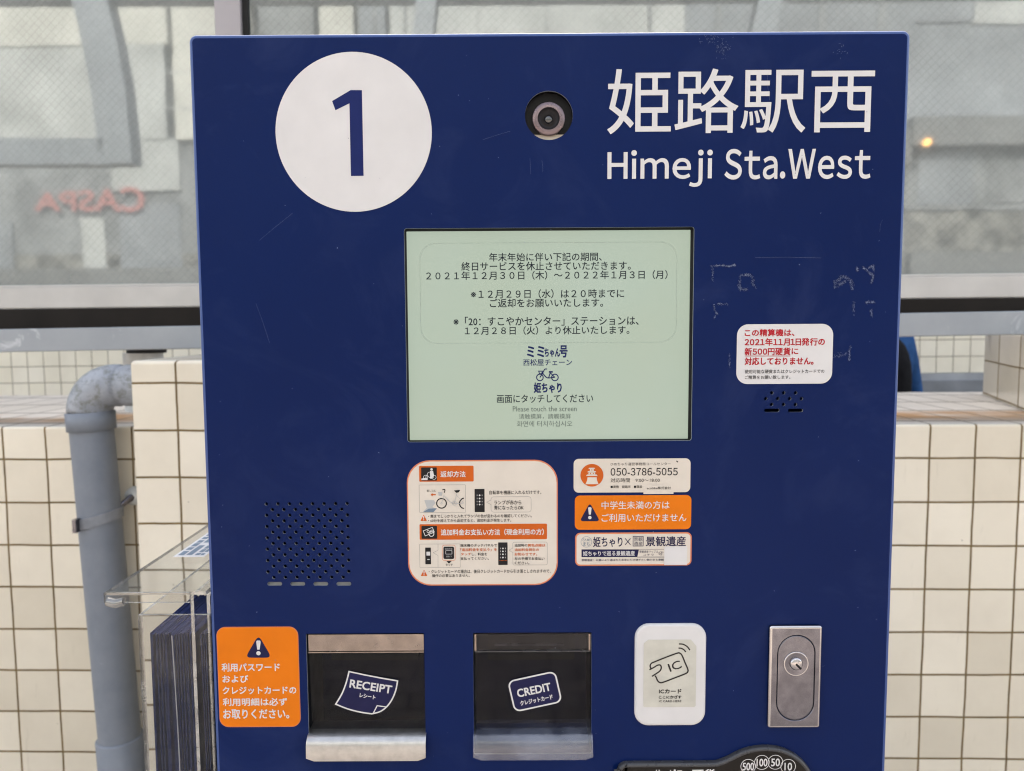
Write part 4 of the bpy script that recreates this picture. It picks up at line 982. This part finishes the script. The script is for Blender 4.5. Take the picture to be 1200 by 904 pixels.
# ---- key lock
C = crop(890, 725, 6.7); a = PB(*C(63, 48, 470, 842))
h = G(); lo = []
for ins, y in ((0, 0), (0, -0.0030), (0.0005, -0.0038), (0.0014, -0.0042), (0.002, -0.0042)):
    lo.append([(x, y, z) for x, z in rrect(a[0]+ins, a[1]+ins, a[2]-ins, a[3]-ins, max(0.0004, 0.0022-ins), 5)])
st0 = rrect(*PB(*C(122, 113, 424, 788)), 22.4*PXM, 7)
def shrink(pl_, d):
    cx = sum(p[0] for p in pl_)/len(pl_); xs = [p[0] for p in pl_]; zs = [p[1] for p in pl_]
    return rrect(min(xs)+d, min(zs)+d, max(xs)-d, max(zs)-d, (max(xs)-min(xs))/2-d, 7)
h.loft(lo[:2], 'chrome'); h.loft(lo[1:], 'chrome_b')  # brighter metal on the bevel puts its edge highlight into the colour
inner = shrink(st0, 0); big = rrect(a[0]+.002, a[1]+.002, a[2]-.002, a[3]-.002, 0.0004, 7)
n_ = len(inner)
h.loft([[(x, -0.0042, z) for x, z in rrect(a[0]+.002, a[1]+.002, a[2]-.002, a[3]-.002, 0.0004, 7)], [(x, -0.0042, z) for x, z in inner], [(x, -0.0039, z) for x, z in shrink(st0, 0.0003)], [(x, -0.0030, z) for x, z in shrink(st0, 0.0007)]], 'chrome', smooth=False)
lock = kp(h, 'lock_plate')
h = G(); h.loft([[(x, y, z) for x, z in shrink(st0, d)] for d, y in ((0.0009, -0.0022), (0.0009, -0.0036), (0.0013, -0.0040), (0.0022, -0.0040))], 'chrome', smooth=True)
h.face([(x, -0.0040, z) for x, z in shrink(st0, 0.0022)], 'chrome'); o = kp(h, 'lock_handle', lock, recalc=True); o.matrix_parent_inverse = Matrix.Identity(4)
h = G(); q = P(*C(274, 340)); r_ = 15.0*PXM
def rings(h_, q_, prof, m, n=40): h_.loft([[(q_[0]+r*math.cos(2*math.pi*k/n), y, q_[1]+r*math.sin(2*math.pi*k/n)) for k in range(n)] for r, y in prof], m)
rings(h, q, ((r_, -0.0040), (r_, -0.0046), (r_*.95, -0.0049), (r_*.90, -0.0047)), 'chrome_b'); rings(h, q, ((r_*.90, -0.0047), (r_*.5, -0.0044)), 'chrome')
rings(h, P(*C(272, 335)), ((r_*.50, -0.0044), (r_*.49, -0.0060), (r_*.40, -0.0068), (r_*.2, -0.0072), (0.00002, -0.0073)), 'chrome_b')
o = kp(h, 'lock_cylinder', lock); o.matrix_parent_inverse = Matrix.Identity(4)
s = Sheet(-0.0074, 0.0); q = P(*C(284, 350)); c_, s_ = math.cos(R(-45)), math.sin(R(-45))
s.poly([(q[0]+x*c_-z*s_, q[1]+x*s_+z*c_) for x, z in ((-.0032, -.0009), (.0032, -.0009), (.0032, .0009), (-.0032, .0009))], 'black', 0); o = kp(s, 'keyhole', lock); o.matrix_parent_inverse = Matrix.Identity(4)

# ---- receipt slot and card slot
def slot(name, rect, kind):
    x0, z0, x1, z1 = PB(*rect); h_ = G(); d = 0.055; e_ = 0.0004
    x0 -= e_; x1 += e_; z0 -= e_; z1 += e_; y = 0.0019
    h_.face([(x0, d, z0), (x1, d, z0), (x1, d, z1), (x0, d, z1)], 'cavity'); h_.face([(x0, y, z0), (x0, d, z0), (x0, d, z1), (x0, y, z1)], 'black')
    h_.face([(x1, y, z1), (x1, d, z1), (x1, d, z0), (x1, y, z0)], 'black'); h_.face([(x0, y, z1), (x0, d, z1), (x1, d, z1), (x1, y, z1)], 'black')
    h_.face([(x1, y, z0), (x1, d, z0), (x0, d, z0), (x0, y, z0)], 'navy')
    zm = (z0+z1)/2
    h_.box((x0+0.012, d-0.012, zm+0.012), (x1-0.012, d-0.001, zm+0.036), 'black'); h_.box((x0+0.018, d-0.0135, zm+0.026), (x1-0.022, d-0.0122, zm+0.028), 'coin_rim')
    body_ = kp(h_, name)
    def sub(g_, nm):
        o_ = kp(g_, nm, body_); o_.matrix_parent_inverse = Matrix.Identity(4); return o_
    x0 += 0.0016; x1 -= 0.0012
    zt = z1-0.0030; zh = P(0, rect[1]+23)[1]; zl = P(0, rect[3]-27)[1]
    zt = P(rect[0], rect[1]+3.2)[1]; zh = P(rect[0], rect[1]+22.5)[1]; zl = P(rect[0], rect[1]+116)[1]; zb_ = P(rect[0], rect[1]+143)[1]
    h_ = G(); h_.box((x0, 0.0030, zh), (x1, 0.0048, zt), 'hood' if kind == 'receipt' else 'flap')
    if kind != 'receipt':
        for xx in (x0, x1-0.0016): h_.box((xx, 0.0018, zh), (xx+0.0016, 0.0029, zt), 'hood')
    h_.box((x0, 0.0020, zh-0.0014), (x1, 0.0046, zh-0.0004), 'hood' if kind == 'receipt' else 'coin_rim'); sub(h_, 'hood')
    h_ = G(); h_.face([(x0, 0.0060, zl-0.001), (x1, 0.0060, zl-0.001), (x1, 0.0040, zh-0.0016), (x0, 0.0040, zh-0.0016)], 'flap'); sub(h_, 'flap')
    m_ = 'satin' if kind == 'receipt' else 'tray_clear'
    prof = [(0.0200, zl+0.0002), (0.0040, zl), (-0.0035, zl-0.0016), (-0.0075, zl-0.0050), (-0.0088, zl-0.0082), (-0.0095, zb_+0.0035), (-0.0096, zb_)]
    xa, xb = x0-0.0016, x1+0.0016
    h_ = G(); cols = 15
    loop = []
    for y_, z_ in prof: loop.append([(xa+(xb-xa)*i/cols, y_, z_) for i in range(cols+1)])
    rc = 0.0026
    last = [(x, -0.0096, z) for x, z in [(xa+(xb-xa)*i/cols, zb_) for i in range(cols+1)]]
    bot = []
    for i in range(cols+1):
        x = xa+(xb-xa)*i/cols; dd = min(x-xa, xb-x); dz_ = 0 if dd >= rc else rc-math.sqrt(max(0, rc*rc-(rc-dd)**2)); bot.append((x, -0.0096, zb_+dz_))
    loop[-1] = bot
    h_.loft(loop, m_, closed=False, smooth=True)
    h_.loft([[(p[0], p[1]+0.0012, p[2]) for p in l_] for l_ in reversed(loop[2:])], m_, closed=False)
    h_.loft([bot, [(p[0], p[1]+0.0012, p[2]) for p in bot]], m_, closed=False, smooth=False)
    sub(h_, 'tray')
    return body_, sub
rb, sub = slot('receipt_slot', REC, 'receipt')
s = Sheet(0.0034, 0.0002); C = crop(350, 735, 5.83)
edge = [C(345, 303), C(455, 327), C(565, 348), C(676, 367)] + catmull([C(676, 367), C(664, 430), C(640, 490), C(605, 540), C(558, 576), C(500, 592)], 4)[1:] + catmull([C(500, 592), C(420, 580), C(335, 558), C(254, 526)], 4)[1:] + catmull([C(254, 526), C(296, 455), C(325, 380), C(345, 303)], 4)[1:-1]
s.base([P(*p, s.y) for p in edge], 'navy_ink'); s.pline(edge, 1.7, 'white', 1, closed=True)
s.pline([C(605, 545), C(537, 536), C(510, 588)], 1.3, 'white', 2)
s.text('RECEIPT', C(350, 379, 637, 433), 'white', 1, 0.03, rot=-9.3, res=4); s.text('レシート', C(418, 458, 525, 486), 'white', 1, 0.03, rot=-9.3)
sub(s, 'receipt_mark')
rb, sub = slot('card_slot', CRE, 'credit')
s = Sheet(0.0034, 0.0002); C = crop(545, 735, 5.83)
q = P(*C(477, 440), s.y); c_, s_ = math.cos(R(12.4)), math.sin(R(12.4)); hw, hh = 348/2/5.83*PXM, 236/2/5.83*PXM
rot = lambda pl_: [(q[0]+x*c_-z*s_, q[1]+x*s_+z*c_) for x, z in pl_]
s.base(rot(rrect(-hw, -hh, hw, hh, 8.4*PXM, 7)), 'navy_ink'); e_ = 1.9*PXM
s.ring(rot(rrect(-hw, -hh, hw, hh, 8.4*PXM, 7)), rot(rrect(-hw+e_, -hh+e_, hw-e_, hh-e_, 8.4*PXM-e_, 7)), 'white', 1)
s.text('CREDIT', C(355, 403, 586, 456), 'white', 1, 0.03, rot=12, res=4); s.text('クレジットカード', C(376, 482, 600, 514), 'white', 1, 0.03, rot=12)
sub(s, 'credit_mark')

# ---- coin plate at the bottom
h = G()
out = [(723, 905), (723.5, 899), (726, 894.8), (730, 892.4), (736, 891.6), (780, 891.3), (832, 891.0), (842, 889.5), (852, 885.6), (862, 880.4), (873, 876), (885, 873.4), (898, 872.6), (911, 874), (923, 878), (934, 884.5), (943, 893), (950, 904), (954, 918), (955, 936), (951, 956), (940, 974), (926, 986), (900, 994), (740, 994), (728, 990), (723, 980)]
sm = catmull(out, 8, closed=True); pl_ = [P(*p) for p in sm]
if not Sheet._ccw(pl_): pl_ = pl_[::-1]
def offs(pl2, d):
    n = len(pl2); r = []
    for i in range(n):
        a_, b_ = Vector(pl2[i-1]), Vector(pl2[(i+1) % n]); t_ = (b_-a_).normalized(); r.append((pl2[i][0]-t_.y*d, pl2[i][1]+t_.x*d))
    return r
lo = [[(x, y, z) for x, z in offs(pl_, d)] for d, y in ((0, 0), (0.0001, -0.0030), (0.0008, -0.0046), (0.0018, -0.0053), (0.0028, -0.0053), (0.0036, -0.0047))]
h.loft(lo, 'coin_rim'); h.face([(x, -0.0046, z) for x, z in offs(pl_, 0.0035)], 'coin_face')
h.face([(x, -0.0048, z) for x, z in rrect(*PB(897, 906, 903, 944, -0.0048), 2.5*PXM)], 'cavity'); cpl = kp(h, 'coin_plate')
for t_, (cx, cy_), wd_ in (('500', (876.7, 898.2), 13.2), ('100', (892.7, 893.4), 12.4), ('50', (908.5, 893.2), 10), ('10', (923.5, 898.2), 8.6)):
    s = Sheet(-0.0046, 0.0001); q = P(cx, cy_, s.y); k = 1 if t_ in ('500', '10') else 2
    s.ring(circle2(*q, 9.2*PXM, 40), circle2(*q, 8.5*PXM, 40), 'white', k); s.text(t_, (cx-wd_/2, cy_-4.4, cx+wd_/2, cy_+4.4), 'white', k+2, 0.02, res=3)
    o = kp(s, 'coin_mark', cpl); o.matrix_parent_inverse = Matrix.Identity(4)
s = Sheet(-0.0046, 0.0001)
s.text('サービス', (767, 901.6, 800, 913), 'white', 1, 0.02); s.text('硬貨', (811, 901.6, 838, 914), 'white', 1, 0.02)
o = kp(s, 'lettering', cpl); o.matrix_parent_inverse = Matrix.Identity(4)

# ---- old glue and fine scratches on the paint
s = Sheet(0.0, 0.00003)
rnd = random.Random(3)
def flecks(pts, spread, n, lmin=0.6, lmax=2.6):
    for i in range(int(n*1.5)):
        t_ = rnd.random()*(len(pts)-1); k = int(t_); f_ = t_-k
        x = pts[k][0]*(1-f_)+pts[min(k+1, len(pts)-1)][0]*f_ + rnd.gauss(0, spread); y = pts[k][1]*(1-f_)+pts[min(k+1, len(pts)-1)][1]*f_ + rnd.gauss(0, spread)
        a_ = rnd.random()*6.28; L_ = rnd.uniform(lmin, lmax)/2; b_ = a_+rnd.gauss(0, .5)
        s.pline([(x-L_*math.cos(a_), y-L_*math.sin(a_)), (x, y), (x+L_*math.cos(b_), y+L_*math.sin(b_))], rnd.uniform(0.12, 0.32), 'residue', 1+rnd.random()*2)
C = crop(800, 290, 4.52)
for pts, sp_, n_ in (([(150, 100), (200, 95), (245, 102), (280, 92)], 0.5, 60), ([(158, 105), (160, 180)], 0.5, 16), ([(298, 220), (305, 150), (365, 146), (378, 215)], 0.8, 70), ([(300, 222), (345, 226)], 1.2, 18),
                     ([(165, 295), (170, 340), (182, 350), (165, 378)], 0.5, 26), ([(180, 300), (240, 302)], 0.7, 14), ([(800, 220), (815, 175), (850, 155), (890, 175), (900, 225)], 1.2, 75), ([(830, 200), (860, 178)], 1.2, 30), ([(925, 105), (925, 130)], 0.6, 14), ([(955, 108), (1005, 150)], 0.6, 34),
                     ([(985, 110), (1010, 100), (1008, 150), (1000, 195)], 0.8, 52), ([(905, 290), (905, 360)], 0.6, 16), ([(970, 290), (1015, 290)], 0.8, 30), ([(995, 330), (1003, 368)], 0.6, 18), ([(885, 515), (882, 600)], 0.5, 26), ([(800, 580), (870, 560)], 1.2, 20), ([(245, 560), (248, 640)], 0.5, 16)):
    flecks([C(*p) for p in pts], sp_, n_)
flecks([(820, 43), (850, 52), (846, 66)], 4, 60, 0.6, 2.5); flecks([(980, 28+30), (990, 60)], 4, 10)
for a_, b_ in (((304, 282), (343, 250)), ((621, 186), (622, 204)), ((566, 164), (598, 154)), ((635, 188), (636, 202)), ((885, 302), (962, 302.5)), ((300, 356), (316, 402)), ((1034, 258), (1031, 272)), ((899, 86), (902, 118)), ((963, 781), (966, 780))):
    m_ = ((a_[0]+b_[0])/2+rnd.uniform(-1, 1), (a_[1]+b_[1])/2+rnd.uniform(-1, 1)); s.pline([a_, m_, b_], 0.13, 'residue', 1)
for i in range(70): x, y = rnd.uniform(245, 1040), rnd.uniform(60, 880); s.pline([(x, y), (x+rnd.uniform(-1.2, 1.2), y+rnd.uniform(-1.2, 1.2))], rnd.uniform(.3, .8), 'residue', 3.4)
o = kp(s, 'dried_glue'); o['kind'] = 'stuff'

# ------------------------------------------------------------------ leaflet holder on the kiosk's left side
hol = empty('leaflet_holder', (-0.301, 0.12, 1.0), 0, 'clear acrylic leaflet holder with a lid on the kiosk left side', 'leaflet holder')
def hp(g_, name): 
    o_ = g_.build(name); o_.parent = hol; o_.matrix_parent_inverse = Matrix.Translation((0.301, -0.12, -1.0)); return o_
def slab(g_, a, b, edge_axes):
    """acrylic slab whose thin faces show as pale cut edges"""
    (x0, y0, z0), (x1, y1, z1) = a, b
    c = [(x0,y0,z0),(x1,y0,z0),(x1,y1,z0),(x0,y1,z0),(x0,y0,z1),(x1,y0,z1),(x1,y1,z1),(x0,y1,z1)]
    for f, ax in (((0,1,5,4),1),((1,2,6,5),0),((2,3,7,6),1),((3,0,4,7),0),((4,5,6,7),2),((3,2,1,0),2)):
        g_.face([c[i] for i in f], 'acrylic_edge' if ax in edge_axes else 'acrylic')
T_ = 0.003
h = G(); x0, x1, y0, y1, zb0, zb1 = -0.366, -0.3025, 0.004, 0.235, 0.86, 1.153
slab(h, (x0, y0, zb0), (x1, y0+T_, zb1), (0, 2)); slab(h, (x0, y1-T_, zb0), (x1, y1, zb1+0.02), (0, 2))
slab(h, (x0, y0+T_, zb0), (x0+T_, y1-T_, zb1), (1, 2)); slab(h, (x1-T_, y0+T_, zb0), (x1, y1-T_, zb1+0.018), (1, 2)); slab(h, (x0, y0, zb0-T_), (x1, y1, zb0), (0, 1))
slab(h, (-0.3185, y0-0.0005, zb0), (-0.3155, y0+0.12, zb1+0.018), (1, 2)); hp(h, 'box')
h = G(); slab(h, (-0.3905, -0.002, 1.1735), (-0.3025, 0.250, 1.1765), (0, 1)); slab(h, (-0.3905, -0.005, 1.1675), (-0.3155, -0.002, 1.1765), (0, 2))
sweep(h, [(-0.389, -0.002, 1.168), (-0.382, -0.002, 1.166), (-0.374, -0.002, 1.168)], 0.004, 'acrylic_edge', 12, caps=True); lid = hp(h, 'lid')
h = G()   # label lying on the lid, printed towards the kiosk
L0, L1, Y0, Y1, zl = -0.3755, -0.3440, 0.098, 0.235, 1.1770
h.face([(L0, Y0, zl), (L1, Y0, zl), (L1, Y1, zl), (L0, Y1, zl)], 'white')
h.face([(L0+.011, Y0+.05, zl+.0002), (L0+.018, Y0+.05, zl+.0002), (L0+.018, Y1-.006, zl+.0002), (L0+.011, Y1-.006, zl+.0002)], 'steel_ink')
for j, (xa, xb) in enumerate(((.003, .009), (.020, .0245), (.0255, .0290))):
    yy = Y0+.005
    while yy < Y1-.012:
        L_ = rnd.uniform(.006, .015); h.face([(L0+xa, yy, zl+.0002), (L0+xb, yy, zl+.0002), (L0+xb, yy+L_, zl+.0002), (L0+xa, yy+L_, zl+.0002)], 'steel_ink'); yy += L_+rnd.uniform(.002, .005)
h.face([(L0+.011, Y0+.006, zl+.0002), (L0+.017, Y0+.006, zl+.0002), (L0+.017, Y0+.040, zl+.0002), (L0+.011, Y0+.040, zl+.0002)], 'steel_ink')
o = hp(h, 'lid_label'); o.parent = lid; o.matrix_parent_inverse = Matrix.Identity(4)
# leaflets: folded sheets standing on edge, one object each
def leaflet(bulge, front='leaflet'):
    g_ = G(); n = 10; th = 0.00105; yA, yB, zA, zB = 0.0, 0.100, 0.0, 0.272
    rows = []
    for i in range(n+1):
        t_ = i/n; z = zA+(zB-zA)*t_; b_ = bulge*math.sin(t_*math.pi); rows.append([(-th/2+b_, yA, z), (th/2+b_, yA, z), (th/2+b_*.5, yB, z), (-th/2+b_*.5, yB, z)])
    for i in range(n):
        for j in range(4):
            k = (j+1) % 4; g_.face([rows[i][j], rows[i][k], rows[i+1][k], rows[i+1][j]], front if j == 0 else ('leaflet' if j in (1, 3) else 'paper_edge'))
    g_.face(rows[-1], 'paper_edge'); g_.face(rows[0][::-1], 'paper_edge')
    return g_
protos = [leaflet(b_).build('leaflet') for b_ in (0.0, 0.0005, -0.0006)]
xs_ = []; x = -0.3605
while x < -0.3205: xs_.append(x); x += rnd.uniform(0.00135, 0.0021)
x = -0.3130
while x < -0.3065: xs_.append(x); x += rnd.uniform(0.0014, 0.0023)
for i, x in enumerate(xs_):
    o_ = protos[i] if i < 3 else protos[i % 3].copy()
    if i >= 3: COL.objects.link(o_)
    o_.location = (x, 0.0092+rnd.uniform(0, 0.006), 0.8605); o_.rotation_euler = (0, rnd.uniform(-.0012, .0012), rnd.uniform(-.003, .003))
    if i == 13:                            # one opened sheet shows its pale inside edge
        bpy.data.objects.remove(o_)
        o_ = leaflet(0.0022, 'paper_pale').build('leaflet'); o_.location = (x, 0.0085, 0.8605)
        tag(o_, 'leaflet with a pale bowed front edge amid the dark ones in the acrylic holder', 'leaflet', 'leaflets in the acrylic holder')
    else: tag(o_, 'dark navy folded leaflet standing on edge in the clear acrylic holder', 'leaflet', 'leaflets in the acrylic holder')
